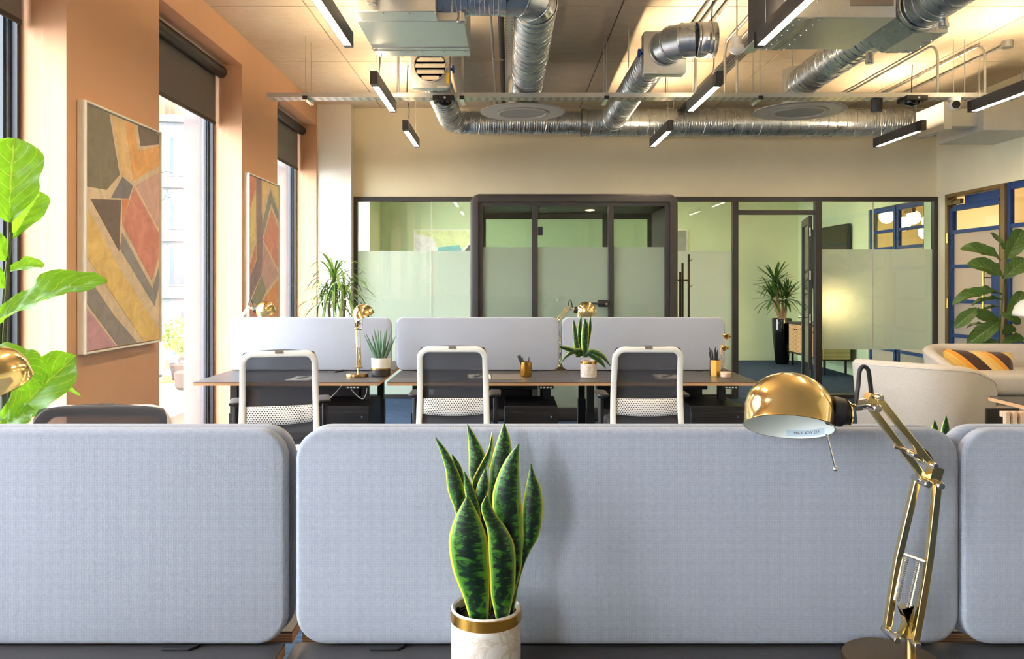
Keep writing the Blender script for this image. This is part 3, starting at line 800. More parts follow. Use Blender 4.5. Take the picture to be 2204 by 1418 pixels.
def beads(mb, pts, r=0.0026, step=0.009):
    P = [Vector(p) for p in pts]
    for i in range(len(P) - 1):
        d = P[i + 1] - P[i]; n = int(d.length / step)
        for k in range(n):
            c = P[i] + d * (k / n)
            mb.add([c + Vector(q) * r for q in ((1, 0, 0), (-1, 0, 0), (0, 1, 0), (0, -1, 0), (0, 0, 1), (0, 0, -1))], [(0, 2, 4), (2, 1, 4), (1, 3, 4), (3, 0, 4), (2, 0, 5), (1, 2, 5), (3, 1, 5), (0, 3, 5)])
bl_lab = {3: 'dark grey roller blind at the left edge above the leafy fig', 4: 'dark grey roller blind in the window between the two paintings', 5: 'dark grey roller blind in the far window by the corner'}
for n in (3, 4, 5):
    a, b = WIN[n]; bot = (2.86, 2.88, 2.86)[n - 3]
    r = thing('roller_blind', bl_lab[n], 'blind', (-2.56, (a + b) / 2, bot), group='roller blinds in the left windows')
    MB().cyl((-2.555, a + 0.02, 3.335), (-2.555, b - 0.02, 3.335), 0.052, n=20).build('roller', M['black_plastic'], r)
    bx('fabric', M['blind_fabric'], r, -2.609, -2.606, a + 0.03, b - 0.03, bot, 3.335)
    bx('bottom_bar', M['black_plastic'], r, -2.613, -2.601, a + 0.03, b - 0.03, bot - 0.012, bot + 0.018, bevel=0.003)
    mb = MB(); beads(mb, [(-2.545, b - 0.012, 3.33), (-2.545, b - 0.012, 0.95)]); beads(mb, [(-2.50, b - 0.012, 3.30), (-2.47, b - 0.012, 1.02)])
    mb.build('bead_chain', M['wood_pale'], r, recalc=False)
    MB().box(-2.485, -2.462, b - 0.022, b - 0.002, 0.97, 1.04).build('chain_tensioner', M['white_plastic'], r, bevel=0.003)

# ============================================================ meeting pod
PX0, PX1, PY0, PY1, PTOP = -0.408, 1.793, 8.4, 9.56, 2.405
pod = thing('meeting_pod', 'charcoal framed glass meeting pod standing in front of the partition', 'meeting pod', ((PX0 + PX1) / 2, (PY0 + PY1) / 2, 0))
pw, ph = PX1 - PX0, PTOP; pcx, pcz = (PX0 + PX1) / 2, PTOP / 2
def ringshape(mb, y0, y1, t, r, e=0.03):
    o = rrect(pw, ph, r, 6); i = rrect(pw - 2 * t, ph - 2 * t, max(r - t, 0.01), 6)
    def L(pts, y, s=1.0): return [Vector((pcx + x * s, y, pcz + z * s)) for x, z in pts]
    sh = 1 - 2 * e / pw
    mb.loops([L(i, y0), L(rrect(pw - 2 * e, ph - 2 * e, r - e, 6), y0), L(rrect(pw - 0.6 * e, ph - 0.6 * e, r - 0.3 * e, 6), y0 + 0.3 * e), L(o, y0 + e), L(o, y1 - e), L(rrect(pw - 2 * e, ph - 2 * e, r - e, 6), y1), L(i, y1)], ring=True)
mb = MB(); ringshape(mb, PY0, PY1, 0.085, 0.10); mb.build('shell', M['frame_dark'], pod)
def podface(y, back=False):
    xs = [PX0 + 0.085, PX1 - 0.085]; posts = [(0.245, 0.308), (1.056, 1.115)]
    if back: posts = [(1.12, 1.18)]
    z0, z1 = 0.085, PTOP - 0.085
    mb = MB(); f = 0.05
    mb.box(xs[0], xs[0] + f, y, y + 0.06, z0, z1); mb.box(xs[1] - f, xs[1], y, y + 0.06, z0, z1)
    mb.box(xs[0] + f, xs[1] - f, y, y + 0.06, z1 - (0.10 if back else 0.045), z1); mb.box(xs[0] + f, xs[1] - f, y, y + 0.06, z0, z0 + 0.05)
    mb.build('rear_frame' if back else 'front_frame', M['frame_dark'], pod, bevel=0.002)
    for a, b in posts: bx('post', M['frame_dark'], pod, a, b, y - 0.005, y + 0.062, z0 + 0.05, z1 - 0.045, bevel=0.003)
    ed = [xs[0] + f] + [q for p_ in posts for q in p_] + [xs[1] - f]
    for k in range(0, len(ed), 2):
        p_ = bx('pane', M['glass_pod'], pod, ed[k], ed[k + 1], y + 0.025, y + 0.033, z0 + 0.05, z1 - 0.045)
        if not back: MB().add([(ed[k], y + 0.035, z0 + 0.05), (ed[k + 1], y + 0.035, z0 + 0.05), (ed[k + 1], y + 0.035, 1.843), (ed[k], y + 0.035, 1.843)], [(0, 1, 2, 3)]).build('frosted_film', M['frost'], p_)
podface(PY0 + 0.035); podface(PY1 - 0.1, True)
bx('ceiling_panel', M['black_plastic'], pod, PX0 + 0.09, PX1 - 0.09, PY0 + 0.1, PY1 - 0.11, PTOP - 0.12, PTOP - 0.087)
bx('floor_panel', M['carpet'], pod, PX0 + 0.09, PX1 - 0.09, PY0 + 0.1, PY1 - 0.11, 0.087, 0.1)
MB().cyl((0.92, 9.0, PTOP - 0.125), (0.92, 9.0, PTOP - 0.12), 0.05, n=16).build('downlight', M['pod_emit'], pod)
bx('bench', M['grey_mat'], pod, PX0 + 0.1, PX0 + 0.55, PY0 + 0.12, PY1 - 0.14, 0.1, 0.45, bevel=0.03)
bx('bench', M['grey_mat'], pod, PX1 - 0.55, PX1 - 0.1, PY0 + 0.12, PY1 - 0.14, 0.1, 0.45, bevel=0.03)
bx('side_lining', M['grey_mat'], pod, PX1 - 0.095, PX1 - 0.086, PY0 + 0.1, PY1 - 0.12, 0.1, PTOP - 0.12)
lk = MB(); p = W(1283, 653, PY0); lk.rplate(0.115, 0.075, 0.012, 0.03, 0.004, 3, T(1.0, PY0 - 0.01, p.z)); hl = lk.build('lock_case', M['black_metal'], pod)
mb = MB().tube([(1.0, PY0 - 0.01, p.z), (1.0, PY0 - 0.055, p.z), (0.84, PY0 - 0.055, p.z)], 0.011, 8); mb.build('lever', M['black_metal'], hl)
MB().cyl((1.03, PY0 - 0.012, p.z - 0.005), (1.03, PY0 - 0.03, p.z - 0.005), 0.012, n=12).build('key_cylinder', M['chrome'], hl)
mb = MB(); beads(mb, [(1.035, PY0 - 0.033, p.z - 0.01), (1.035, PY0 - 0.033, p.z - 0.07)], 0.004, 0.012); mb.build('key_ring', M['chrome'], hl, recalc=False)
p = W(1163, 497, PY0); bx('hinge', M['black_metal'], pod, p.x - 0.025, p.x + 0.025, PY0 + 0.0, PY0 + 0.03, p.z - 0.045, p.z + 0.045, bevel=0.003)

# coat stand between pod and door
cs = thing('coat_stand', 'dark brown coat stand with three poles beside the meeting pod', 'coat stand', (2.0, 9.35, 0))
cm = M['dark_pot']
def pole(px, ptop, Y):
    p = W(px, ptop, Y); bx('pole', cm, cs, p.x - 0.011, p.x + 0.011, Y - 0.011, Y + 0.011, 0.03, p.z); return p
for px, pt_, Y in ((1482.5, 547, 9.3), (1469, 566, 9.42), (1464, 585, 9.5)): pole(px, pt_, Y)
q = W(1482, 603, 9.3); bx('cross_bar', cm, cs, W(1455, 603, 9.3).x, q.x, 9.28, 9.42, q.z - 0.011, q.z + 0.011)
bx('base', cm, cs, 1.9, 2.2, 9.2, 9.56, 0, 0.03, bevel=0.005)
for py in (560, 616):
    q = W(1483, py, 9.3); mb = MB().tube([(q.x, 9.3, q.z), (q.x + 0.03, 9.3, q.z), (q.x + 0.036, 9.3, q.z + 0.01), (q.x + 0.036, 9.3, q.z + 0.024)], 0.004, 6); mb.build('hook', cm, cs)

# ============================================================ green room furniture
def pic(label, x0, x1, z0, z1, polys, frame_m):
    r = thing('wall_picture', label, 'picture', ((x0 + x1) / 2, YG, z0))
    mb = MB(); y0, y1 = YG - 0.035, YG - 0.002; w = 0.012
    mb.box(x0, x0 + w, y0, y1, z0, z1); mb.box(x1 - w, x1, y0, y1, z0, z1); mb.box(x0 + w, x1 - w, y0, y1, z0, z0 + w); mb.box(x0 + w, x1 - w, y0, y1, z1 - w, z1)
    mb.build('frame', frame_m, r)
    c = bx('canvas', canvas_mat((190, 206, 196)), r, x0 + w, x1 - w, y0 + 0.008, y1, z0 + w, z1 - w)
    for k, (rgb, pts) in enumerate(polys):
        P = [(x0 + w + (x1 - x0 - 2 * w) * u, z0 + w + (z1 - z0 - 2 * w) * v) for u, v in pts]
        MB().prism(P, y0 + 0.0075, y0 + 0.0069 - 0.0001 * k, 'y').build('painted_shape', canvas_mat(rgb), c)
pic('landscape picture of teal, white and black strokes behind the left glass', -1.77, -0.55, 1.45, 2.44, [
    ((196, 206, 150), [(0, .55), (1, .62), (1, 1), (0, 1)]), ((90, 160, 165), [(.25, .4), (.75, .6), (.7, .72), (.3, .66)]), ((240, 240, 236), [(0, .35), (.4, .5), (.3, .85), (0, .95)]),
    ((240, 240, 236), [(.62, .5), (.95, .85), (1, .95), (1, .6), (.8, .5)]), ((50, 52, 50), [(.7, .45), (.85, .72), (1, .75), (1, .4)]), ((120, 150, 120), [(0, 0), (1, 0), (1, .42), (0, .42)])], M['paper'])
pic('small dark grey picture behind the glass beside the pod', 2.92, 3.33, 1.7, 2.44, [((98, 112, 104), [(0, .1), (1, .1), (1, 1), (0, 1)]), ((60, 72, 66), [(0, 0), (1, 0), (1, .3), (0, .22)])], M['paper'])
tv = thing('television', 'large black television on the green room wall behind the open door', 'television', (XR, 13.4, 1.35))
bx('body', M['black_plastic'], tv, XR - 0.075, XR - 0.03, 12.5, 14.35, 1.35, 2.39, bevel=0.004)
bx('screen', M['screen_black'], tv, XR - 0.078, XR - 0.075, 12.52, 14.33, 1.38, 2.37)
bx('bracket', M['black_metal'], tv, XR - 0.03, XR - 0.001, 13.1, 13.7, 1.6, 2.1)
cr = thing('credenza', 'black sideboard with woven cane doors behind the glass', 'sideboard', (5.1, 13.1, 0))
CX0, CX1, CY0, CY1 = 4.87, 5.32, 12.35, 13.83
bx('top', M['black_wood'], cr, CX0 - 0.01, CX1, CY0 - 0.01, CY1 + 0.01, 0.755, 0.78, bevel=0.003)
bx('body', M['black_wood'], cr, CX0 + 0.02, CX1, CY0 + 0.012, CY1, 0.24, 0.755)
bx('end_panel', M['cane_end'], cr, CX0 + 0.02, CX1 - 0.01, CY0, CY0 + 0.012, 0.26, 0.75)
for k in range(4):
    a = CY0 + 0.02 + k * 0.365
    d_ = bx('door', M['cane'], cr, CX0, CX0 + 0.02, a, a + 0.35, 0.27, 0.745, bevel=0.003)
    MB().cyl((CX0 - 0.02, a + (0.31 if k % 2 == 0 else 0.04), 0.66), (CX0, a + (0.31 if k % 2 == 0 else 0.04), 0.66), 0.012, n=10).build('knob', M['black_metal'], d_)
for x in (CX0 + 0.04, CX1 - 0.08):
    for y in (CY0 + 0.03, CY1 - 0.06):
        lg = bx('leg', M['black_metal'], cr, x, x + 0.03, y, y + 0.03, 0.02, 0.24); bx('foot_cap', M['chrome'], lg, x, x + 0.03, y, y + 0.03, 0.0, 0.02)
tl = thing('table_lamp', 'glowing table lamp on the sideboard blurred behind the frosted glass', 'lamp', (5.05, 12.75, 0.781))
MB().lathe([(0.09, 0.781), (0.09, 0.80), (0.02, 0.82), (0.02, 0.98)], 16, T(5.05, 12.75, 0)).build('base', M['brass'], tl)
MB().lathe([(0.14, 0.98), (0.15, 1.05), (0.10, 1.28)], 20, T(5.05, 12.75, 0)).build('lamp_shade', M['table_lamp_emit'], tl)
gl = [(1908, 466, 14.3), (1944, 482, 14.0), (1966, 468, 14.6), (2000, 476, 14.1), (1992, 500, 14.5)]
for k, (px, py, Y) in enumerate(gl):
    p = W(px, py, Y); g = thing('globe_lamp', ['leftmost glowing globe lamp seen through the far blue screen', 'lowest-hanging front globe lamp of the lobby cluster', 'glowing globe lamp right of centre in the lobby cluster', 'globe lamp at the right edge of the lobby cluster', 'globe lamp hanging below the lobby cluster on the right'][k], 'lamp', (p.x, Y, p.z - 0.13), group='globe lamps in the lobby')
    MB().sphere(p, 0.125, 18).build('globe', M['globe_emit'], g)
    MB().cyl((p.x, Y, p.z + 0.12), (p.x, Y, 3.4), 0.006, n=6).build('cable', M['black_metal'], g)

# blades: shared strip meshes for yucca and dracaena
def blade_mesh(name, mat, L, w, droop, fold=0.25, seg=7):
    mb = MB()
    def fn(u, v):
        x = (u - 0.5) * 2; ww = w * (math.sin(PI * min(1, 0.12 + v * 0.5)) if v < 0.8 else math.sin(PI * 0.52) * (1 - (v - 0.8) / 0.2) ** 0.8)
        a = droop * v; 
        if droop > 1e-3: y, z = L * math.sin(a) / droop, -L * (1 - math.cos(a)) / droop
        else: y, z = L * v, 0
        return (x * ww, y, z + abs(x) * ww * fold)
    mb.grid(fn, 2, seg); o = mb.build(name, mat, None, origin=(0, 0, 0), recalc=False, ang=1.2)
    COL.objects.unlink(o); return o
def aim(o, parent, pos, d, roll_up=Vector((0, 0, 1)), s=1.0, nm='leaf'):
    """copy mesh object o with local +Y along d and local +Z near roll_up"""
    c = bpy.data.objects.new(nm, o.data); COL.objects.link(c); c.parent = parent
    d = Vector(d).normalized(); up = Vector(roll_up)
    x = d.cross(up)
    if x.length < 1e-3: x = d.cross(Vector((1, 0, 0)))
    x.normalize(); z = x.cross(d).normalized()
    R = Matrix((x, d, z)).transposed().to_4x4()
    Mx = Matrix.Translation(Vector(pos) - org(parent)) @ R @ Matrix.Scale(s, 4)
    c.matrix_basis = Mx
    for m in o.modifiers:
        q = c.modifiers.new(m.name, m.type)
        if m.type == 'SOLIDIFY': q.thickness = m.thickness; q.offset = m.offset
    return c
def rosette(parent, c, n, meshes, rr, zmin, zmax, s0=0.8, s1=1.1, axis=Vector((0, 0, 1))):
    for k in range(n):
        a = k * 2.399 + rr.uniform(-.2, .2); e = zmin + (zmax - zmin) * (k / max(1, n - 1)) + rr.uniform(-.12, .12)
        d = Vector((math.cos(a) * math.cos(e), math.sin(a) * math.cos(e), math.sin(e)))
        aim(rr.choice(meshes), parent, Vector(c) + Vector((0, 0, 0.05 * (k / n))), d, s=rr.uniform(s0, s1))
rr = random.Random(3)
yb = [blade_mesh('yucca_blade', M['blade_dark'], 0.46, 0.022, d_) for d_ in (0.2, 0.45, 0.8)]
yp = W(1683, 787, 14.2); bcx, bcy = yp.x, 14.2
yu = thing('potted_yucca', 'yucca with bare trunks in a tall glossy black planter in the green room', 'plant', (bcx, bcy, 0))
MB().lathe([(0.10, 0), (0.115, 0.02), (0.165, 0.55), (0.175, 0.80), (0.168, 0.815), (0.155, 0.80), (0.155, 0.78)], 28, T(bcx, bcy, 0), cap1=False).build('planter', M['black_gloss'], yu)
MB().lathe([(0.001, 0.80), (0.08, 0.81), (0.156, 0.785)], 20, T(bcx, bcy, 0)).build('moss', M['moss'], yu)
heads = [((1668, 612), (1682, 685), 14.2, 52), ((1663, 645), (1680, 685), 14.12, 30), ((1693, 645), (1688, 688), 14.25, 34), ((1684, 648), (1686, 688), 14.3, 20)]
for (h, b, Y, n) in heads:
    hp, bp = W(h[0], h[1], Y), W(b[0], b[1], 14.2)
    hp.x += bcx - yp.x; bp.x += bcx - yp.x; bp.z = 0.79
    mid = hp.lerp(bp, 0.5) + Vector((0, 0, -0.02))
    MB().tube(smoothpath([bp, mid, hp], 4), [0.028 - 0.001 * i for i in range(9)], 10).build('trunk', M['bark'], yu)
    rosette(yu, hp, n, yb, rr, -0.5, 1.35, 0.7, 1.05)
dl = [blade_mesh('dracaena_blade', M['blade_light'], 0.62, 0.016, d_) for d_ in (1.0, 1.7, 2.3)] + [blade_mesh('dracaena_blade', M['blade_dark'], 0.55, 0.012, 2.0)]
dp = W(722, 0, 9.2); dpx = dp.x
dc = thing('potted_dracaena', 'tall dracaena with drooping thin leaves beside the white column', 'plant', (dpx, 9.2, 0))
MB().lathe([(0.15, 0), (0.17, 0.02), (0.20, 0.36), (0.185, 0.36), (0.18, 0.32)], 24, T(dpx, 9.2, 0), cap1=False).build('pot', M['white_ceramic'], dc)
MB().lathe([(0.001, 0.335), (0.183, 0.33)], 18, T(dpx, 9.2, 0)).build('soil', M['soil'], dc)
for (px, py, n) in ((720, 612, 84), (706, 650, 44), (742, 645, 52)):
    h = W(px, py, 9.2); mb = MB().tube(smoothpath([(dpx + (h.x - dpx) * 0.3, 9.2, 0.33), (dpx + (h.x - dpx) * 0.6, 9.2, 0.8), h], 4), [0.022] * 9, 8); mb.build('trunk', M['bark'], dc)
    rosette(dc, h, n, dl, rr, 0.0, 1.5, 0.55, 0.95)
# ============================================================ ductwork and services under the ceiling
def spiral_duct(parent, p0, p1, r, pitch=0.11, nm='duct', mat='galv', caps=False):
    p0, p1 = Vector(p0), Vector(p1); L = (p1 - p0).length
    o = MB().tube([p0, p1], r, 36, caps=caps).build(nm, M[mat], parent)
    a, b, d = frame_of(p1 - p0); n = int(L / pitch * 20)
    pts = [p0 + d * (L * k / n) + (a * math.cos(2 * PI * L * k / n / pitch) + b * math.sin(2 * PI * L * k / n / pitch)) * (r + 0.0005) for k in range(n + 1)]
    MB().tube(pts, 0.0055, 4).build('seam', M['galv_bright'], o)
    m = int(L / 0.028)
    mb = MB()
    for k in range(1, m):
        c = p0 + d * (L * k / m)
        L3 = []
        for dx, rr_ in ((-0.003, r), (0, r + 0.0016), (0.003, r)):
            L3.append([c + d * dx + (a * math.cos(2 * PI * q / 32) + b * math.sin(2 * PI * q / 32)) * rr_ for q in range(32)])
        mb.loops(L3, False, False)
    if m > 1: mb.build('corrugation', M[mat], o)
    return o
def collar(parent, c, d, r, w=0.02, nm='collar', mat='galv_bright'):
    c, d = Vector(c), Vector(d).normalized()
    return MB().tube([c - d * w, c - d * w * 0.9, c + d * w * 0.9, c + d * w], [r + 0.002, r + 0.007, r + 0.007, r + 0.002], 36, caps=False).build(nm, M[mat], parent)
def elbow(parent, c, r, R, a0, a1, ax, ay, n=4, nm='elbow'):
    """segmented elbow of lobster-back gores"""
    pts = arc(c, R, a0, a1, n * 1, Vector(ax), Vector(ay))
    mb = MB(); mb.tube(pts, r, 36, caps=False); o = mb.build(nm, M['galv'], parent, ang=0.25)
    for p, q in zip(pts[1:-1], range(1, n)):
        t_ = pts[q + 1] - pts[q - 1]; collar(o, p, t_, r, 0.006, 'gore_seam')
    return o
def test_cap(parent, p, r=0.032, h=0.055):
    p = Vector(p)
    o = MB().lathe([(r * 0.85, 0.02), (r * 0.85, -h * 0.6), (r, -h * 0.6), (r, -h), (r * 0.9, -h - 0.004)], 18, T(*p)).build('test_cap', M['galv_bright'], parent)
    MB().box(p.x - r * 0.7, p.x + r * 0.7, p.y - 0.004, p.y + 0.004, p.z - h - 0.01, p.z - h - 0.003).build('cap_grip', M['galv_plate'], o)
def screws(mb, pts, r=0.006):
    for p in pts: mb.sphere(p, r, 6)
def rods(parent, pts, z0):
    for x, y in pts: MB().cyl((x, y, z0), (x, y, CEIL), 0.0045, n=6).build('hanger_rod', M['galv_plate'], parent)

# fan coil unit on the left
A = thing('fan_coil_unit', 'galvanised fan coil unit hanging left of the round elbow duct', 'air unit', (-0.62, 5.4, 3.126), group='fan coil units')
bx('casing', M['galv_plate'], A, -0.963, -0.28, 5.03, 5.824, 3.126, 3.54, bevel=0.004)
bx('plenum', M['galv_plate'], A, -0.93, -0.448, 4.85, 5.028, 3.126, 3.54, bevel=0.003)
bx('bottom_seam', M['galv_bright'], A, -0.965, -0.278, 5.60, 5.613, 3.119, 3.126)
bx('bottom_seam', M['galv_bright'], A, -0.965, -0.278, 5.667, 5.674, 3.122, 3.126)
bx('maker_plate', M['paper'], A, -0.745, -0.678, 5.712, 5.729, 3.1225, 3.1259)
mb = MB(); screws(mb, [(-0.93 + 0.16 * k, 4.87, 3.124) for k in range(4)] + [(-0.93 + 0.155 * k, y, 3.124) for k in range(5) for y in (5.64, 5.69, 5.80)]); mb.build('screw', M['chrome'], A, kind='stuff')
MB().tube([(-0.717, 4.85, 3.34), (-0.717, 4.6, 3.34)], 0.134, 32, caps=False).build('spigot', M['galv'], A)
test_cap(A, (-0.823, 4.79, 3.205))
rods(A, [(-0.945, 5.1), (-0.945, 5.77), (-0.30, 5.1), (-0.30, 5.77)], 3.54)

DA = thing('supply_duct', 'spiral duct with a wide elbow running back to the left round diffuser', 'duct', (0.17, 6.5, 3.16))
ex, ey, zc, rd = 0.179, 5.06, 3.317, 0.14
ct = (ex - 0.213, ey + 0.213, zc)
spiral_duct(DA, (-0.446, ey, zc), (ct[0], ey, zc), rd, 0.11)
elbow(DA, ct, rd, 0.213, -PI / 2, 0, (1, 0, 0), (0, 1, 0), 3)
spiral_duct(DA, (ex, ct[1], zc), (0.173, 7.80, zc), rd, 0.11)
collar(DA, (-0.28, ey, zc), (1, 0, 0), rd); collar(DA, (ct[0], ey, zc), (1, 0, 0), rd); collar(DA, (ex, ct[1], zc), (0, 1, 0), rd)
test_cap(DA, (-0.30, ey - 0.02, zc - rd))
MB().tube([(0.146, 7.9, 3.172), (0.146, 7.9, 3.51), (0.146, 7.9, 3.52)], [0.15, 0.15, 0.13], 36).build('drop_box', M['galv_plate'], DA)
rods(DA, [(0.03, 6.6), (0.33, 6.6)], zc)
def diffuser(label, c, D):
    g = thing('round_diffuser', label, 'diffuser', c, group='round ceiling diffusers')
    ORG[g.name] = Vector((0, 0, 0)); R = D / 2
    MB().lathe([(R, 0.0), (R, 0.006), (R * 0.8, 0.012), (0.1, 0.012), (0.1, 0.0), (R * 0.62, 0.0), (R * 0.64, -0.006), (R * 0.97, -0.004)], 56).build('plate', M['grey_disc'], g)
    MB().lathe([(R * 0.60, -0.004), (R * 0.62, -0.014), (R * 0.55, -0.018), (R * 0.53, -0.006)], 48, cap0=False, cap1=False).build('rim', M['grey_disc'], g)
    MB().lathe([(0.001, -0.010), (R * 0.52, -0.010), (R * 0.53, -0.004), (0.001, -0.003)], 48).build('perforated_centre', M['grey_disc_in'], g)
diffuser('round grey diffuser below the elbow duct, left of the pair', (W(1125, 242, 7.9).x, 7.9, 3.157), 0.84)
diffuser('round grey diffuser below the slanting right duct', (W(1720, 240, 7.78).x, 7.78, 3.14), 0.87)

# volume damper boxes and branch ducts into the main run
def damper(parent, cx, cy, cz, s, knob, blades=True):
    b = MB(); b.rplate(s, s, 0.02, 0.10, 0.004, 3, T(cx, cy, cz)); o = b.build('damper_box', M['galv_plate'], parent)
    k = MB().cyl((cx + knob * s / 2, cy + 0.05, cz + 0.01), (cx + knob * (s / 2 + 0.02), cy + 0.05, cz + 0.01), 0.012, n=10).build('spindle', M['blue_plastic'], o)
    MB().cyl((cx + knob * (s / 2 + 0.018), cy + 0.05, cz + 0.01), (cx + knob * (s / 2 + 0.034), cy + 0.05, cz + 0.01), 0.034, n=14).build('knob', M['blue_plastic'], o)
    return o
B1 = thing('branch_duct', 'spiral duct behind the louvred square damper dropping to the wall duct', 'duct', (-0.669, 8.0, 3.2))
d1 = damper(B1, -0.669, 6.79, 3.293, 0.332, 1); rd = 0.13; lz = 3.316
MB().lathe([(0.133, 0.0), (0.140, 0.0), (0.140, 0.03), (0.133, 0.03)], 40, T(-0.669, 6.76, lz) @ RX(-PI / 2), cap0=False, cap1=False).build('collar', M['galv_bright'], d1)
MB().lathe([(0.001, 0.0), (0.133, 0.0)], 32, T(-0.669, 6.7885, lz) @ RX(-PI / 2)).build('throat', M['frame_dark'], d1)
for k in range(5):
    z = lz - 0.104 + k * 0.052; hw = math.sqrt(max(0.0, 0.128 ** 2 - (z - lz) ** 2))
    MB().box(-hw, hw, -0.010, -0.006, -0.022, 0.022, T(-0.669, 6.782, z) @ RX(-0.35)).build('louvre', M['galv_bright'], d1)
bx('yellow_label', M['yellow_label'], d1, -0.533, -0.512, 6.787, 6.7895, 3.165, 3.26)
bx('white_label', M['paper'], d1, -0.612, -0.523, 6.787, 6.7895, 3.134, 3.147)
zm, ym, rm = 3.352, 9.4, 0.134
spiral_duct(B1, (-0.669, 6.89, 3.32), (-0.669, ym - 0.209, zm), rd, 0.09)
elbow(B1, (-0.46, ym - 0.209, zm), rd, 0.209, PI, PI / 2, (1, 0, 0), (0, 1, 0), 4)
rods(B1, [(-0.81, 6.84), (-0.53, 6.84)], 3.33)
mainr = thing('main_duct', 'long spiral duct running along the back wall', 'duct', (2.0, ym, zm))
spiral_duct(mainr, (-0.46, ym, zm), (0.86, ym, zm), rm, 0.13)
collar(mainr, (0.89, ym, zm), (1, 0, 0), 0.159, 0.03, 'reducer')
spiral_duct(mainr, (0.87, ym, zm), (5.12, ym, zm), 0.157, 0.11)
spiral_duct(mainr, (5.12, ym, zm - 0.02), (5.40, ym, zm - 0.02), 0.127, 0.09, caps=True)
rods(mainr, [(-0.2, ym), (1.95, ym), (3.3, ym), (4.8, ym)], zm + 0.1)
B2 = thing('branch_duct', 'spiral duct with an open elbow and blue damper knob, centre right', 'duct', (1.2, 7.7, 3.2))
spiral_duct(B2, (1.207, 6.37, 3.335), (1.217, ym - 0.1, zm + 0.008), rd, 0.09)
d2_ = damper(B2, 1.233, 6.27, 3.283, 0.34, -1)
bx('white_label', M['paper'], d2_, 1.076, 1.17, 6.265, 6.2695, 3.12, 3.133)
collar(B2, (1.244, 6.254, 3.314), (0, 1, 0), rd + 0.004, 0.015)
elbow(B2, (1.421, 6.218, 3.314), rd, 0.178, PI, 1.5 * PI, (1, 0, 0), (0, 1, 0), 3)
MB().tube([(1.421, 6.04, 3.314), (1.568, 6.04, 3.314)], rd, 36, caps=False).build('open_spigot', M['galv_bright'], B2, solid=0.003)
collar(B2, (1.43, 6.04, 3.314), (1, 0, 0), rd, 0.006); collar(B2, (1.53, 6.04, 3.314), (1, 0, 0), rd, 0.006)
rods(B2, [(1.04, 6.9), (1.37, 6.9)], 3.33)

# fan coil unit on the right
Bu = thing('fan_coil_unit', 'galvanised fan coil unit with dark filter hanging at the upper right', 'air unit', (2.1, 5.3, 3.126), group='fan coil units')
bx('casing', M['galv_plate'], Bu, 1.725, 2.42, 4.96, 5.645, 3.126, 3.56, bevel=0.004)
bx('filter', M['black_seat'], Bu, 1.697, 1.725, 4.98, 5.63, 3.15, 3.56)
MB().box(1.67, 1.75, 4.93, 5.67, 3.11, 3.125).build('flange', M['galv_bright'], Bu)
bx('bottom_seam', M['galv_bright'], Bu, 1.86, 1.905, 4.96, 5.645, 3.119, 3.126); bx('bottom_seam', M['galv_bright'], Bu, 1.79, 1.797, 4.96, 5.645, 3.12, 3.126)
bx('access_panel', M['grey_mat'], Bu, 2.13, 2.40, 4.953, 4.96, 3.2, 3.52)
mb = MB(); screws(mb, [(x, 4.99 + 0.105 * k, 3.123) for x in (1.825, 1.95) for k in range(7)] + [(1.93, 4.955, 3.16 + .065 * k) for k in range(5)]); mb.build('screw', M['chrome'], Bu, kind='stuff')
prof = [(2.43, 3.56), (2.43, 3.317), (2.69, 3.126), (2.91, 3.126), (2.91, 3.56)]
MB().prism(prof, 5.264, 5.735, 'y').build('plenum', M['galv'], Bu, bevel=0.003)
mb = MB(); screws(mb, [(2.89, 5.29 + .14 * k, 3.123) for k in range(4)]); mb.build('screw', M['chrome'], Bu, kind='stuff')
rods(Bu, [(1.75, 5.04), (1.75, 5.6), (2.40, 5.04), (2.40, 5.6), (2.88, 5.71), (2.66, 5.71)], 3.55)
D2 = thing('supply_duct', 'spiral duct slanting from the right fan coil unit to its round diffuser', 'duct', (2.75, 6.7, 3.25))
spiral_duct(D2, (2.70, 5.62, 3.33), (2.83, 7.70, 3.40), 0.14, 0.105)
MB().tube([(2.855, 7.78, 3.156), (2.855, 7.78, 3.55), (2.855, 7.78, 3.56)], [0.168, 0.168, 0.145], 36).build('drop_box', M['galv_plate'], D2)
test_cap(D2, (2.69, 5.92, 3.16)); rods(D2, [(2.66, 7.45), (2.98, 7.45)], 3.4)
D3 = thing('return_duct', 'spiral duct coming off the right fan coil plenum at the top edge', 'duct', (2.72, 4.0, 3.2))
spiral_duct(D3, (2.72, 5.26, 3.294), (2.72, 2.7, 3.294), 0.15, 0.095)
collar(D3, (2.72, 5.22, 3.294), (0, 1, 0), 0.157); test_cap(D3, (2.77, 5.06, 3.155)); rods(D3, [(2.56, 3.4), (2.88, 3.4)], 3.3)
# box at the end of the main duct on the right
EB = thing('duct_box', 'pale sheet metal duct box in the right corner under the ceiling', 'duct', (5.05, 8.3, 2.95))
p0 = W(2030, 0, 8.1).x
bx('housing', M['pale_box'], EB, p0 - 0.02, p0 + 0.06, 8.05, 8.6, 3.02, 3.30)
bx('casing', M['pale_box'], EB, 4.78, 5.40, 8.0, 8.86, 3.0, 3.36, bevel=0.004)
bx('arm', M['galv_plate'], EB, p0 + 0.06, 4.78, 8.1, 8.3, 3.06, 3.24)
rods(EB, [(4.85, 8.2), (5.3, 8.2)], 3.36)

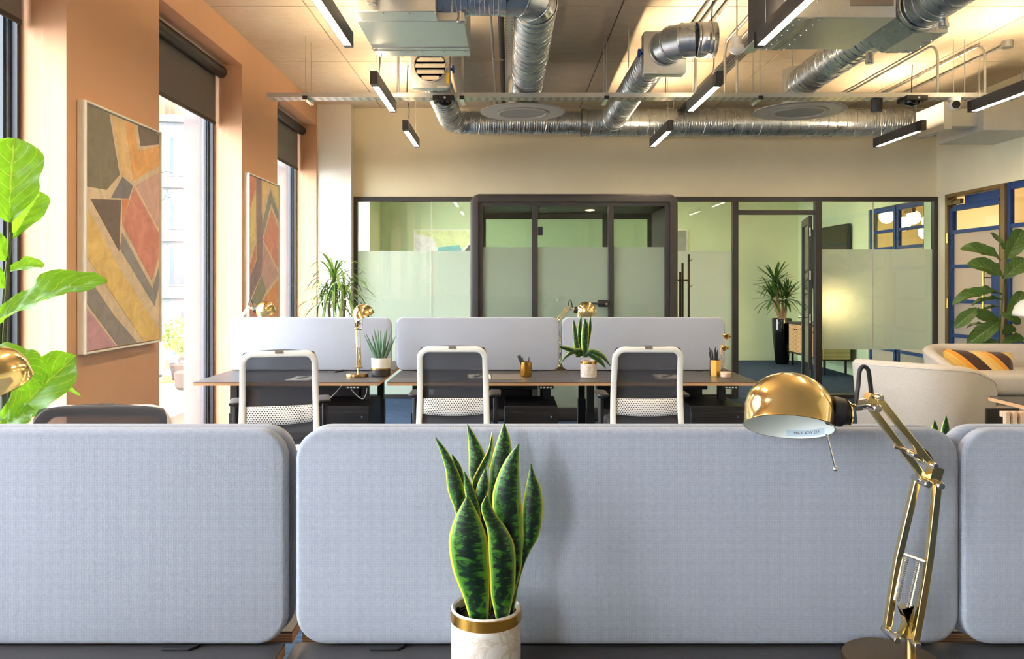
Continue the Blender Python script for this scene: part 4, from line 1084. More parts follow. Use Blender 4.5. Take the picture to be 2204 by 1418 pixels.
# perforated cable tray across the room
yt, zt = 7.2, 3.13
tray = thing('cable_tray', 'long perforated metal cable tray crossing the room under the ducts', 'cable tray', (1.5, yt, zt))
tx0, tx1 = W(580, 0, yt).x, 4.6
t = NT('tray_metal'); v = t.coords('Object', (1, 1, 1)); sp_ = t.n('SeparateXYZ'); t.link(v, sp_.inputs[0])
slot = t.math('MULTIPLY', t.math('LESS_THAN', t.math('FRACT', t.math('MULTIPLY', sp_.outputs[0], 14.0)), 0.45), t.math('LESS_THAN', t.math('ABSOLUTE', t.math('SUBTRACT', t.math('FRACT', t.math('MULTIPLY', sp_.outputs[1], 14.0)), 0.5)), 0.18))
M['tray'] = t.done(t.pbr(t.mix(slot, lin((196, 194, 188)), lin((120, 112, 100))), 0.4, 0.85))
bx('tray_bed', M['tray'], tray, tx0, tx1, yt - 0.075, yt + 0.075, zt, zt + 0.003)
bx('lip', M['galv_plate'], tray, tx0, tx1, yt - 0.077, yt - 0.075, zt, zt + 0.04)
bx('lip', M['galv_plate'], tray, tx0, tx1, yt + 0.075, yt + 0.077, zt, zt + 0.04)
cb = MB()
for k in range(4): cb.tube([(-0.3 + 0.02 * k, yt - 0.03 + 0.02 * k, zt + 0.012), (1.0, yt + 0.03 - 0.015 * k, zt + 0.012), (2.4, yt - 0.02 + 0.012 * k, zt + 0.012), (4.5, yt + 0.02 - 0.01 * k, zt + 0.012)], 0.008, 6)
cb.build('cables', M['black_plastic'], tray)
cl = None
for px in (664, 1302, 1628, 958 + 38):
    x = W(px, 0, yt).x
    c = bx('hanger_clamp', M['galv_bright'], tray, x - 0.02, x + 0.02, yt - 0.13, yt + 0.13, zt - 0.03, zt - 0.002, bevel=0.003)
    bx('end_cap', M['black_plastic'], c, x - 0.021, x + 0.021, yt - 0.135, yt - 0.125, zt - 0.032, zt)
    for dy in (-0.1, 0.1): MB().cyl((x, yt + dy, zt - 0.04), (x, yt + dy, CEIL), 0.0045, n=6).build('hanger_rod', M['galv_plate'], c)
for px in (2052, 2076): 
    x = W(px, 0, yt).x; MB().cyl((x, yt, zt), (x, yt, CEIL), 0.0045, n=6).build('hanger_rod', M['galv_plate'], tray)
def sensor(label, x, flip):
    s_ = thing('sensor_unit', label, 'sensor', (x, yt - 0.1, zt - 0.06), group='black sensor units on the cable tray')
    bx('housing', M['black_plastic'], s_, x - 0.095, x + 0.095, yt - 0.17, yt + 0.02, zt - 0.045, zt - 0.003, bevel=0.004)
    MB().lathe([(0.07, 0), (0.066, -0.016), (0.045, -0.032), (0.002, -0.040)], 24, T(x, yt - 0.08, zt - 0.045)).build('dome', M['black_gloss'], s_)
    bx('indicator', M['paper'], s_, x + 0.005, x + 0.022, yt - 0.172, yt - 0.17, zt - 0.032, zt - 0.016)
sensor('black dome sensor unit under the cable tray by the left damper', W(954, 0, yt - 0.17).x, 0)
sensor('black dome sensor unit under the cable tray at the right', W(1975, 0, yt - 0.17).x, 1)
x = W(1887, 0, yt).x
sk = thing('speaker', 'small black cylinder speaker hanging from the cable tray', 'speaker', (x, yt, zt - 0.11))
MB().lathe([(0.05, 0), (0.05, -0.10), (0.046, -0.112), (0.03, -0.116)], 22, T(x, yt, zt - 0.003)).build('body', M['black_plastic'], sk)
MB().lathe([(0.012, -0.114), (0.026, -0.117), (0.027, -0.113)], 16, T(x, yt, zt - 0.003)).build('grille', M['white_plastic'], sk)
x = W(2062, 0, yt - 0.1).x
cc = thing('security_camera', 'white turret security camera at the right end of the cable tray', 'camera', (x, yt - 0.07, zt - 0.12))
MB().cyl((x, yt - 0.040, zt - 0.002), (x, yt - 0.040, zt - 0.03), 0.055, 0.05, 20).build('mount', M['white_plastic'], cc)
MB().sphere((x, yt - 0.050, zt - 0.065), 0.052, 20).build('ball', M['white_plastic'], cc)
MB().cyl((x - 0.012, yt - 0.090, zt - 0.07), (x - 0.02, yt - 0.108, zt - 0.073), 0.034, 0.034, 20).build('lens', M['black_gloss'], cc)
# smoke head and junction boxes
x = 1.42
sm = thing('smoke_detector', 'white round smoke detector beside the right fan coil unit', 'smoke detector', (1.66, 5.78, 3.12))
MB().lathe([(0.05, 0.03), (0.055, 0.0), (0.045, -0.02), (0.02, -0.035)], 20, T(1.66, 5.78, 3.165)).build('head', M['white_plastic'], sm)
MB().lathe([(0.035, 0), (0.035, 0.06)], 14, T(1.66, 5.78, 3.195)).build('base', M['white_plastic'], sm)
MB().cyl((1.66, 5.78, 3.25), (1.66, 5.78, CEIL), 0.006, n=8).build('stem', M['galv_plate'], sm)

# conduits
def conduit(label, pts, r=0.012, mat='galv_plate', clips=True):
    g = thing('conduit', label, 'conduit', pts[0])
    P = [Vector(p) for p in pts]
    MB().tube(P, r, 10).build('pipe', M[mat], g)
    if clips:
        a, b = max(((P[i], P[i + 1]) for i in range(len(P) - 1)), key=lambda q: (q[1] - q[0]).length)
        for k in (0.25, 0.6, 0.9):
            c = a.lerp(b, k); d = (b - a).normalized(); MB().tube([c - d * 0.008, c + d * 0.008], r + 0.004, 8).build('saddle_clip', M['galv_bright'], g)
    return g
zcl = CEIL - 0.03
def bend_down(x, y0, y1, zend, dirx=0.0):
    """conduit on the ceiling from y0 to y1 that bends down to zend"""
    R = 0.14; c = (x, y1 - (R if y1 > y0 else -R), zcl - R)
    s = 1 if y1 > y0 else -1
    return [(x, y0, zcl)] + [Vector((x, c[1], c[2])) + Vector((0, s * R * math.sin(a), R * math.cos(a))) for a in [PI / 2 * k / 6 for k in range(7)]] + [(x, y1, zend)]
for px, y0, lab in ((1560, 4.4, 'conduit bending down to the tray left of the right lamp row'), (1586, 4.4, 'second bent conduit beside the smoke detector'), (1497, 5.4, 'short straight conduit drop behind the open elbow')):
    conduit(lab, bend_down(W(px, 0, yt).x, y0, yt, zt + 0.03))
for px, lab in ((2018, 'arched conduit rising from the tray at the right'), (2120, 'arched conduit near the right end of the tray')):
    x = W(px, 0, yt).x; conduit(lab, bend_down(x, 9.9, yt, zt + 0.03))
conduit('conduit drop left of the louvred damper', [(W(857, 0, yt).x, yt, zt + 0.03), (W(857, 0, yt).x, yt, CEIL)], 0.012, clips=False)
conduit('straight conduit along the ceiling left of the damper', [(-1.02, 5.9, zcl), (-0.87, 7.4, zcl)], 0.011)
conduit('ceiling conduit with a round box at the far right', [(4.55, 9.9, zcl), (4.55, 7.6, zcl), (4.55, 7.3, zcl)], 0.011)
jb = thing('junction_box', 'small round junction box on the ceiling at the far right', 'junction box', (4.55, 7.25, zcl - 0.03))
MB().lathe([(0.05, 0.03), (0.05, -0.03), (0.04, -0.035)], 18, T(4.55, 7.25, zcl)).build('box', M['galv_plate'], jb)
for k, (x, r, m, lab) in enumerate(((-0.14, 0.011, 'galv_plate', 'thin pale pipe along the ceiling right of the left fan coil unit'), (-0.06, 0.024, 'black_plastic', 'black insulated pipe along the ceiling beside the thin pale pipe'), (0.115 - 0.05, 0.012, 'galv_plate', 'thin conduit along the ceiling beside the elbow duct'))):
    conduit(lab, [(x, 4.0, 3.52), (x, 9.4, 3.52)], r, m)
lt = thing('cable_ladder', 'narrow perforated tray along the ceiling between pipe and elbow duct', 'cable tray', (0.02, 6.5, 3.5))
bx('bed', M['tray'], lt, -0.025, 0.035, 4.0, 9.5, 3.50, 3.503); bx('side', M['galv_plate'], lt, -0.027, -0.025, 4.0, 9.5, 3.5, 3.535); bx('side', M['galv_plate'], lt, 0.035, 0.037, 4.0, 9.5, 3.5, 3.535)
lt2 = thing('cable_ladder', 'dark cable bundle tray along the ceiling below the right fan coil unit', 'cable tray', (2.05, 6.5, 3.5))
bx('bed', M['tray'], lt2, 1.98, 2.10, 5.75, 9.5, 3.50, 3.503); bx('side', M['galv_plate'], lt2, 2.10, 2.103, 5.75, 9.5, 3.5, 3.54)
mb = MB()
for k in range(4): mb.tube([(1.99 + .022 * k, 5.75, 3.49), (1.985 + .024 * k, 7, 3.488), (1.99 + .022 * k, 9.5, 3.49)], 0.010, 6)
mb.build('cables', M['black_plastic'], lt2)
for k, (x, lab) in enumerate(((1.55, 'pale conduit along the ceiling left of the right fan coil unit'), (1.61, 'second pale conduit next to the right fan coil unit'))):
    conduit(lab, [(x, 4.0, zcl), (x, 9.6, zcl)], 0.010)

# linear pendant lamps
def lamp_bar():
    g = thing('linear_lamp', 'x', 'lamp'); L, w, h = 1.03, 0.054, 0.097
    ORG[g.name] = Vector((0, 0, 0))
    mb = MB()
    mb.box(-w / 2, -w / 2 + 0.004, 0, L, 0, h); mb.box(w / 2 - 0.004, w / 2, 0, L, 0, h); mb.box(-w / 2, w / 2, 0, 0.10, 0, h); mb.box(-w / 2, w / 2, L - 0.06, L, 0, h)
    mb.box(-w / 2, w / 2, 0.1, L - 0.06, h * 0.45, h * 0.55)
    mb.build('housing', M['frame_dark'], g)
    bx('diffuser', M['lamp_emit'], g, -w / 2 + 0.004, w / 2 - 0.004, 0.10, L - 0.06, 0.001, 0.012)
    bx('uplight', M['up_emit'], g, -w / 2 + 0.004, w / 2 - 0.004, 0.10, L - 0.06, h - 0.012, h - 0.001)
    for y in (0.14, L - 0.14): MB().cyl((0, y, h - 0.02), (0, y, CEIL - 2.97), 0.0016, n=5).build('wire', M['galv_plate'], g)
    mb = MB().tube(smoothpath([(0, 0.22, h), (0.012, 0.22, 0.25), (-0.01, 0.22, 0.4), (0.0, 0.22, CEIL - 2.97)], 4), 0.005, 6); mb.build('power_cable', M['black_plastic'], g)
    return g
lb = lamp_bar(); used = False
rows = {'left': -1.02, 'centre': 1.595, 'right': 4.085}
for nm, x in rows.items():
    for k, y in enumerate((6.0, 7.82, 4.05, 2.1)):
        lab = ['%s row, lamp just in front of the cable tray', '%s row, lamp nearest the back wall', '%s row, lamp at the top edge of the photo', '%s row, lamp overhead out of the photo', '%s row, lamp above the camera', '%s row, lamp behind the camera', '%s row, lamp at the wall behind the camera'][k] % nm
        place(lb, used, (x, y, 2.97), 0, 'linear pendant lamp of the ' + lab, 'linear pendant lamps'); used = True
# unseen pendant lamps added to brighten the green room
for k, x in enumerate((-0.6, 1.3, 2.9, 4.4)):
    for j, y in ((0, 11.0),) if k % 2 else ((1, 13.0),):
        place(lb, True, (x, y, 2.97), 0, 'added unseen fill lamp in the green room, ' + ('behind the left glass', 'behind the pod', 'near the glass door', 'near the blue screen')[k] + (', near one', ', far one')[j], 'linear pendant lamps')
# ============================================================ desks
DZ = 0.73
def make_desk():
    """local origin: floor under the front-left corner; user edge at y=0, screen edge at y=0.75; width 1.38"""
    g = thing('desk', 'x', 'desk'); w, d = 1.378, 0.75
    tp = bx('desktop', M['desk_top'], g, 0.0, w, 0.0, d, DZ - 0.004, DZ)
    bx('plywood_core', M['plywood'], tp, 0.0, w, 0.0, d, DZ - 0.026, DZ - 0.004)
    for x in (0.17, w - 0.17):
        l = bx('leg', M['black_metal'], g, x - 0.035, x + 0.035, 0.36, 0.44, 0.03, 0.44, bevel=0.003)
        bx('inner_column', M['black_metal'], l, x - 0.027, x + 0.027, 0.37, 0.43, 0.44, 0.68)
        bx('foot', M['black_metal'], g, x - 0.035, x + 0.035, 0.06, 0.70, 0.0, 0.03, bevel=0.004)
        mb = MB().prism([(0.05, DZ - 0.027), (0.70, DZ - 0.027), (0.47, 0.66), (0.33, 0.66)], x - 0.02, x + 0.02, 'x'); mb.build('top_bracket', M['black_metal'], g)
    bx('crossbeam', M['black_metal'], g, 0.20, w - 0.20, 0.38, 0.43, 0.665, 0.70)
    bx('cable_trough', M['black_metal'], g, 0.24, w - 0.24, 0.55, 0.68, 0.60, 0.69, bevel=0.004)
    bx('modesty_panel', M['black_metal'], g, 0.28, w - 0.28, 0.69, 0.70, 0.42, 0.70)
    c = bx('control_panel', M['black_plastic'], g, w - 0.25, w - 0.14, 0.02, 0.09, DZ - 0.052, DZ - 0.027, bevel=0.003)
    for k in range(4): bx('button', M['white_plastic'], c, w - 0.24 + .024 * k, w - 0.226 + .024 * k, 0.017, 0.02, DZ - 0.046, DZ - 0.036)
    return g
desk0 = make_desk(); used = False
def desk(x, y, rot, label, group):
    global used
    o = place(desk0, used, (x, y, 0), rot, label, group); used = True; return o
w_ = 1.378
YS = 1.628         # face of the nearest screens
xs_front = [-0.452 - 1.39, -0.442, 0.936]
for k, x in enumerate(xs_front):
    desk(x, YS + 0.022 - 0.75, 0, ('nearest dark desk at the left bottom edge', 'nearest dark desk carrying the snake plant and brass lamp', 'nearest dark desk at the right bottom edge')[k], 'front row desks')
    desk(x + w_, 1.70 + 0.752, PI, ('desk behind the front left screen by the window', 'desk behind the front centre screen', 'desk behind the front right screen')[k], 'desks behind the front screens')
YD = 5.90
xs_back = [W(413, 0, YD).x + 0.01, W(833, 0, YD).x, W(1233, 0, YD).x]
for k, x in enumerate(xs_back):
    desk(x, YD, 0, ('dark desk with plywood edge by the window in the middle row', 'dark desk with plywood edge and gold pen cup in the middle row', 'dark desk with plywood edge and snake plant in the middle row')[k], 'middle row desks')
    desk(x + w_, YD + 0.75 + 0.055 + 0.75, PI, ('rear desk by the window behind the middle row', 'rear desk behind the middle row, centre', 'rear desk behind the middle row, right end')[k], 'rear row desks')
desk(3.12, 4.42, 0, 'dark desk corner at the right edge beside the armchair', 'front row desks')

# fabric screens
def make_screen():
    g = thing('desk_screen', 'x', 'desk screen'); w, h = 1.362, 0.443
    MB().rplate(w, h, 0.062, 0.030, 0.010, 8, T(w / 2, 0, DZ + 0.004 + h / 2)).build('panel', M['screen_fabric'], g)
    for x in (0.19, w - 0.155 - 0.06):
        mb = MB(); mb.prism([(x - 0.035, -0.017), (x + 0.022, -0.017), (x + 0.034, -0.004), (x + 0.034, 0.0), (x - 0.035, 0.0)], DZ + 0.0005, DZ + 0.005); mb.box(x - 0.035, x + 0.034, 0.0, 0.03, DZ + 0.0005, DZ + 0.004)
        mb.build('clamp', M['black_metal'], g, bevel=0.001)
    return g
sc0 = make_screen(); used_s = False
def screen(x, y, label, group, back=False):
    global used_s
    place(sc0, used_s, (x + 1.362, y + 0.03, 0) if back else (x, y, 0), PI if back else 0, label, group); used_s = True
xf = [-0.4555 - 1.362, -0.4375, 0.929]
for k, x in enumerate(xf):
    screen(x, YS, ('nearest grey fabric screen at the left edge', 'nearest grey fabric screen behind the snake plant and brass lamp', 'nearest grey fabric screen at the right edge')[k], 'front grey desk screens')
    screen(x + (0.004, 0.001, -0.012)[k], YS + 0.041, ('second grey fabric screen just behind the nearest left one', 'second grey fabric screen just behind the nearest centre one', 'second grey fabric screen just behind the nearest right one')[k], 'front grey desk screens', True)
YSB = YD + 0.74
xb = [W(492, 0, YSB).x, W(853, 0, YSB).x, W(1210, 0, YSB).x]
for k, x in enumerate(xb):
    screen(x, YSB, ('grey fabric screen by the window in the middle row', 'grey fabric screen behind the gold pen cup', 'grey fabric screen behind the small snake plant')[k], 'middle row grey desk screens')
    screen(x + (-0.012, -0.012, -0.006)[k], YSB + 0.042, ('rear grey fabric screen touching the one by the window', 'rear grey fabric screen touching the centre one', 'rear grey fabric screen touching the right one')[k], 'middle row grey desk screens', True)

# pedestals under the middle desks
def make_ped():
    g = thing('drawer_pedestal', 'x', 'drawer unit'); w, d, h = 0.40, 0.54, 0.545
    bx('body', M['black_metal'], g, -w / 2, w / 2, 0.018, d, 0.03, h, bevel=0.004)
    for z0, z1, nm in ((0.40, 0.505, 0), (0.225, 0.395, 1), (0.035, 0.22, 2)):
        dr_ = bx('drawer', M['black_metal'], g, -w / 2 + 0.003, w / 2 - 0.003, 0.0, 0.018, z0, z1, bevel=0.003)
        if nm == 0: MB().cyl((w / 2 - 0.05, 0.0, z1 - 0.035), (w / 2 - 0.05, -0.008, z1 - 0.035), 0.011, 0.009, 14).build('lock', M['chrome'], dr_)
    for x in (-0.15, 0.15):
        for y in (0.06, 0.48): MB().cyl((x, y, 0), (x, y, 0.03), 0.022, n=10).build('castor', M['black_plastic'], g)
    return g
pd = make_ped()
for k, (px, py) in enumerate(((736, 0), (1143, 0), (1545, 0))):
    Yp = 5.92; place(pd, k > 0, (W(px, 0, Yp).x, Yp, 0), 0, ('black drawer pedestal right of the left chair', 'black drawer pedestal under the centre desk', 'black drawer pedestal under the right desk')[k], 'black drawer pedestals')

# ============================================================ office chairs
def make_chair():
    """faces +Y, origin on the floor under the seat"""
    g = thing('office_chair', 'x', 'chair')
    yb_ = -0.25
    def ycurve(z): return yb_ + 0.05 * math.sin((z - 0.40) / 0.65 * PI) * 0.9 - 0.03 * max(0, z - 0.75) / 0.3
    outl = []
    zt_, zb_, r = 1.035, 0.40, 0.055
    for x, z in rrect(1.0, zt_ - zb_ - 0.04, r, 7):
        f = (z + (zt_ - zb_) / 2) / (zt_ - zb_)
        hw = 0.232 - 0.014 * f
        xx = max(-1, min(1, x / 0.5)); X = x / 0.5 * hw if abs(x) < 0.5 - r - 1e-6 else math.copysign(hw - (0.5 - abs(x)), x)
        Z = (zt_ + zb_) / 2 + z + (0.016 * (1 - (X / hw) ** 2) if z > 0 else 0)
        outl.append((X, Z))
    pts = []
    for i in range(len(outl)):
        a, b = outl[i], outl[(i + 1) % len(outl)]; dl = math.hypot(b[0] - a[0], b[1] - a[1]); n = max(1, int(dl / 0.05))
        for k in range(n): pts.append((a[0] + (b[0] - a[0]) * k / n, a[1] + (b[1] - a[1]) * k / n))
    P = [Vector((x, ycurve(z), z)) for x, z in pts]
    se = [(math.copysign(abs(math.cos(t)) ** 0.6, math.cos(t)) * 1.0, math.copysign(abs(math.sin(t)) ** 0.6, math.sin(t)) * 0.75) for t in [2 * PI * k / 12 for k in range(12)]]
    MB().tube(P, 0.0205, 12, prof=se, closed=True, up=(0, 1, 0)).build('back_frame', M['white_plastic'], g, ang=1.0)
    lbp = MB().rplate(0.05, 0.02, 0.004, 0.003, 0.001, 3, T(0, ycurve(1.03) - 0.0175, 1.036)); lbp.build('badge', M['grey_mat'], g)
    # mesh skin stretched over the front of the frame
    mb = MB()
    def skin(u, v):
        z = zb_ + (zt_ - 0.003 - zb_) * v; f = v; hw = 0.243 - 0.014 * f; x = (u - 0.5) * 2
        cr_ = 0.05
        if z > zt_ - cr_: hw -= cr_ * (1 - math.sqrt(max(0, 1 - ((z - zt_ + cr_) / (cr_ + 0.016)) ** 2)))
        if z < zb_ + cr_: hw -= cr_ * (1 - math.sqrt(max(0, 1 - ((zb_ + cr_ - z) / cr_) ** 2)))
        return (x * hw, ycurve(z) + 0.021 + 0.012 * (1 - x * x) * 0 + 0.018 * x * x * 0, z + 0.016 * (1 - x * x) * v)
    mb.grid(skin, 14, 20); mb.build('mesh_skin', M['chair_mesh'], g, recalc=False)
    mb = MB()
    mb.grid(lambda u, v: ((u - 0.5) * 0.425, ycurve(0.58 + 0.105 * v) + 0.004 - 0.018 * (1 - ((u - 0.5) * 2) ** 2), 0.58 + 0.105 * v - (0.012 * (1 - ((u - 0.5) * 2) ** 2)) * (1 - v)), 14, 3); mb.build('lumbar_band', M['perf'], g, solid=0.004)
    st = MB(); st.rplate(0.50, 0.48, 0.09, 0.07, 0.025, 6, T(0, 0.02, 0.44) @ RX(PI / 2)); st.build('seat', M['black_seat'], g)
    MB().tube(smoothpath([(0, -0.05, 0.40), (0, -0.2, 0.39), (0, -0.245, 0.42)], 4), 0.03, 8).build('back_stem', M['black_plastic'], g)
    bx('mechanism', M['black_plastic'], g, -0.10, 0.10, -0.10, 0.12, 0.36, 0.42, bevel=0.01)
    MB().tube([(0, 0, 0.10), (0, 0, 0.24), (0, 0, 0.241), (0, 0, 0.37)], [0.028, 0.028, 0.018, 0.018], 14).build('gas_lift', M['black_metal'], g)
    for s in (-1, 1):
        ar = MB().tube(smoothpath([(s * 0.16, 0.02, 0.40), (s * 0.27, 0.02, 0.41), (s * 0.285, 0.02, 0.48), (s * 0.285, 0.02, 0.655)], 5), 0.019, 10).build('armrest', M['black_plastic'], g)
        pad = MB(); pad.rplate(0.085, 0.25, 0.035, 0.022, 0.008, 5, T(s * 0.28, 0.03, 0.675) @ RX(PI / 2)); pad.build('arm_pad', M['black_plastic'], ar)
    for k in range(5):
        a = 2 * PI * k / 5 + PI / 2; c, s = math.cos(a), math.sin(a)
        lg = MB().tube([(c * 0.03, s * 0.03, 0.12), (c * 0.30, s * 0.30, 0.075)], [0.026, 0.016], 8).build('base_arm', M['black_plastic'], g)
        cs_ = MB(); cs_.cyl((c * 0.30 - s * 0.022, s * 0.30 + c * 0.022, 0.03), (c * 0.30 + s * 0.022, s * 0.30 - c * 0.022, 0.03), 0.03, n=14); cs_.cyl((c * 0.3, s * 0.3, 0.03), (c * 0.3, s * 0.3, 0.08), 0.008, n=8)
        cs_.build('castor', M['black_plastic'], lg)
    return g
ch = make_chair()
place(ch, False, (W(974, 0, 5.35).x, 5.61, 0), 0.0, 'white framed office chair in front of the centre desk', 'white framed mesh office chairs')
place(ch, True, (W(1395, 0, 5.33).x, 5.59, 0), 0.0, 'white framed office chair in front of the right desk', 'white framed mesh office chairs')
place(ch, True, (W(566, 0, 5.02).x + 0.04, 5.27, 0), math.radians(14), 'turned white framed office chair in front of the window desk', 'white framed mesh office chairs')
place(ch, True, (W(223, 0, 2.78).x, 2.54, 0), PI + 0.05, 'office chair facing the camera above the left screen, dark mesh front', 'white framed mesh office chairs')

# ============================================================ brass desk lamps
def make_lamp():
    g = thing('desk_lamp', 'x', 'desk lamp')
    def q(px, py, y=0.0): return Vector(((px - 1955) / 1131.0, y, 0.025 + (1425 - py) / 1131.0))
    MB().lathe([(0.089, 0), (0.090, 0.018), (0.087, 0.024), (0.03, 0.026), (0.001, 0.026)], 48, T(-0.024, 0.018, 0)).build('base', M['brass_dark'], g)
    s_ = MB().tube([q(1960, 1425), q(1960, 1376)], 0.0095, 14).build('stem', M['brass'], g)
    sq = [(-1, -1), (1, -1), (1, 1), (-1, 1)]
    def bar(pts, r=0.0062, nm='arm_bar'): return MB().tube(pts, r, 4, prof=sq, up=(0, 1, 0)).build(nm, M['brass'], g, bevel=0.001)
    yo = 0.016
    bar(smoothpath([q(1917, 1366, yo), q(1938, 1230, yo), q(1952, 1165, yo), q(1983, 1036, yo)], 5))
    bar(smoothpath([q(1959, 1378, -yo), q(1985, 1230, -yo), q(1997, 1140, -yo), q(2008, 1036, -yo)], 5))
    bar([q(1997, 1036, yo * 0.6), q(1876, 876, yo * 0.6)], 0.006); bar([q(1998, 998, -yo * 0.6), q(1882, 853, -yo * 0.6)], 0.006)
    mb = MB().prism([(q(1962, 1300).x, q(0, 1300).z), (q(1945, 1345).x, q(0, 1345).z), (q(1935, 1368).x, q(0, 1368).z), (q(1960, 1372).x, q(0, 1372).z), (q(1955, 1340).x, q(0, 1340).z), (q(1936, 1308).x, q(0, 1308).z)], -0.010, 0.010, 'y'); mb.build('lower_bracket', M['brass'], g)
    mb = MB().prism([(q(1992, 1040).x, q(0, 1040).z), (q(2016, 1038).x, q(0, 1038).z), (q(2026, 1008).x, q(0, 1008).z), (q(2002, 1002).x, q(0, 1002).z)], -0.012, 0.012, 'y'); mb.build('elbow_bracket', M['brass'], g)
    mb = MB().prism([(q(1858, 868).x, q(0, 868).z), (q(1870, 846).x, q(0, 846).z), (q(1886, 848).x, q(0, 848).z), (q(1880, 872).x, q(0, 872).z)], -0.012, 0.012, 'y'); mb.build('head_bracket', M['brass'], g)
    def pin(c, y0, y1, r, nm='pivot_screw'):
        MB().tube([c + Vector((0, y0, 0)), c + Vector((0, y0 + 0.002, 0)), c + Vector((0, y1 - 0.002, 0)), c + Vector((0, y1, 0))], [r * 0.8, r, r, r * 0.8], 12).build(nm, M['chrome'], g)
    for c, r in ((q(1917, 1366), .007), (q(1960, 1378), .007), (q(1983, 1036), .0075), (q(2010, 1040), .0075), (q(1998, 998), .006), (q(1876, 876), .008), (q(1883, 853), .006), (q(1955, 975), .005)):
        pin(c, -0.028, 0.028, r)
    for a, b in ((q(1973, 1030), q(1985, 1036)), (q(2008, 1040), q(2026, 1044)), (q(1928, 1366), q(1914, 1368)), (q(1955, 1370), q(1970, 1376))):
        MB().cyl(a, b, 0.0065, n=12).build('knob', M['chrome'], g)
    for a, b in ((q(1955, 1205, .006), q(1935, 1298, .006)), (q(1973, 1208, -.006), q(1951, 1305, -.006))):
        d = b - a; L = d.length; u, v_, w = frame_of(d); n = 24
        MB().tube([a, b], 0.0038, 8).build('spring', M['chrome'], g)
        mb = MB(); mb.tube([a + d * (k / (n * 8)) + (u * math.cos(2 * PI * k / 8) + v_ * math.sin(2 * PI * k / 8)) * 0.0042 for k in range(n * 8 + 1)], 0.0008, 4); mb.build('spring_coil', M['galv_bright'], g)
    MB().cyl(q(1952, 1198, .012), q(1984, 1205, -.012), 0.003, n=8).build('cross_pin', M['chrome'], g)
    MB().tube([q(1956, 972), q(2008, 1002)], 0.0055, 8).build('upper_spring', M['chrome'], g)
    MB().cyl(q(1924, 962), q(1968, 976), 0.004, n=8).build('cross_pin', M['chrome'], g)
    mb = MB().tube(smoothpath([q(1836, 868, -.01), q(1842, 830, -.01), q(1850, 800), q(1858, 790), q(1868, 796), q(1874, 815, .005), q(1880, 850, .008)], 5), 0.0042, 8); mb.build('cable_loop', M['black_plastic'], g)
    mb = MB().tube(smoothpath([q(1995, 1000, .02), q(1996, 975, .022), q(2010, 985, .02), q(2020, 1012, .015)], 5), 0.004, 8); mb.build('cable_bend', M['black_plastic'], g)
    MB().tube([q(1868, 868), q(1852, 872), q(1851, 872), q(1838, 874)], [0.0105, 0.0105, 0.012, 0.012], 12).build('swivel', M['chrome'], g)
    MB().tube([q(1842, 873), q(1815, 880)], 0.0042, 8).build('neck_rod', M['brass'], g)
    MB().sphere(q(1813, 881, -0.004), 0.0085, 12).build('neck_eye', M['brass'], g)
    hd = MB().tube([q(1822, 890), q(1812, 889), q(1811, 889), q(1786, 884)], [0.022, 0.024, 0.028, 0.028], 24).build('collar', M['black_plastic'], g)
    MB().tube([q(1826, 890), q(1822, 890)], [0.024, 0.026], 24).build('collar_cap', M['brass'], hd)
    nrm = Vector((-0.14, -0.40, -0.905)).normalized()      # the way the shade opens
    c0 = q(1698, 921); R0 = 0.0825
    zax = -nrm; xax = Vector((1, 0, 0)); xax = (xax - zax * xax.dot(zax)).normalized(); yax = zax.cross(xax)
    Mx = Matrix.Translation(c0) @ Matrix((xax, yax, zax)).transposed().to_4x4()
    prof = [(R0, 0.0), (R0 + 0.0012, 0.001), (R0, 0.003), (R0, 0.030)] + [(R0 * math.cos(PI / 2 * k / 12) + 1e-4, 0.030 + 0.076 * math.sin(PI / 2 * k / 12)) for k in range(1, 13)]
    sh = MB().lathe(prof, 64, Mx, cap0=False).build('lamp_shade', M['brass'], g, recalc=False)
    pin_ = [(r - 0.0018 if r > 0.003 else r, max(h - 0.0015, 0.0003)) for r, h in prof]; pin_[1] = (R0 - 0.001, 0.0004)
    MB().lathe(pin_, 64, Mx, cap0=False).build('lining', M['lining'], sh, recalc=False)
    MB().sphere((0.0, 0, 0.052), 0.026, 16, Mx).build('bulb', M['white_ceramic'], sh)
    e = q(1782, 940); MB().tube([q(1779, 935), q(1797, 1006)], 0.0022, 8).build('switch_rod', M['chrome'], g)
    MB().sphere(q(1798, 1010), 0.0052, 12).build('switch_tip', M['chrome'], g)
    # rating sticker on the inside of the shade
    an = math.radians(44); rr_ = R0 - 0.0026
    mb = MB(); mb.grid(lambda u, v: Mx @ Vector((rr_ * math.cos(an + 0.55 - 1.0 * u), rr_ * math.sin(an + 0.55 - 1.0 * u), 0.004 + 0.013 * v)), 10, 1); stk = mb.build('rating_label', M['label_blue'], sh)
    fc = bpy.data.curves.new('rating', 'FONT'); fc.body = 'MAX 40W E14'; fc.size = 0.0085; fc.align_x = 'CENTER'; fc.align_y = 'CENTER'
    fo = bpy.data.objects.new('rating', fc); COL.objects.link(fo)
    me = bpy.data.meshes.new_from_object(fo.evaluated_get(bpy.context.evaluated_depsgraph_get())); bpy.data.objects.remove(fo)
    for v_ in me.vertices:
        a = an + 0.05 - v_.co.x / rr_; v_.co = Mx @ Vector(((rr_ - 0.0004) * math.cos(a), (rr_ - 0.0004) * math.sin(a), 0.0105 + v_.co.y))
    me.materials.clear(); me.materials.append(M['black_plastic'])
    to = bpy.data.objects.new('rating_text', me); COL.objects.link(to); to.parent = stk
    return g
lp = make_lamp()
gl_ = 'brass desk lamps'
place(lp, False, (W(1955, 0, 1.512).x, 1.512, DZ + 0.001), 0.0, 'large brass desk lamp in the foreground at the right', gl_)
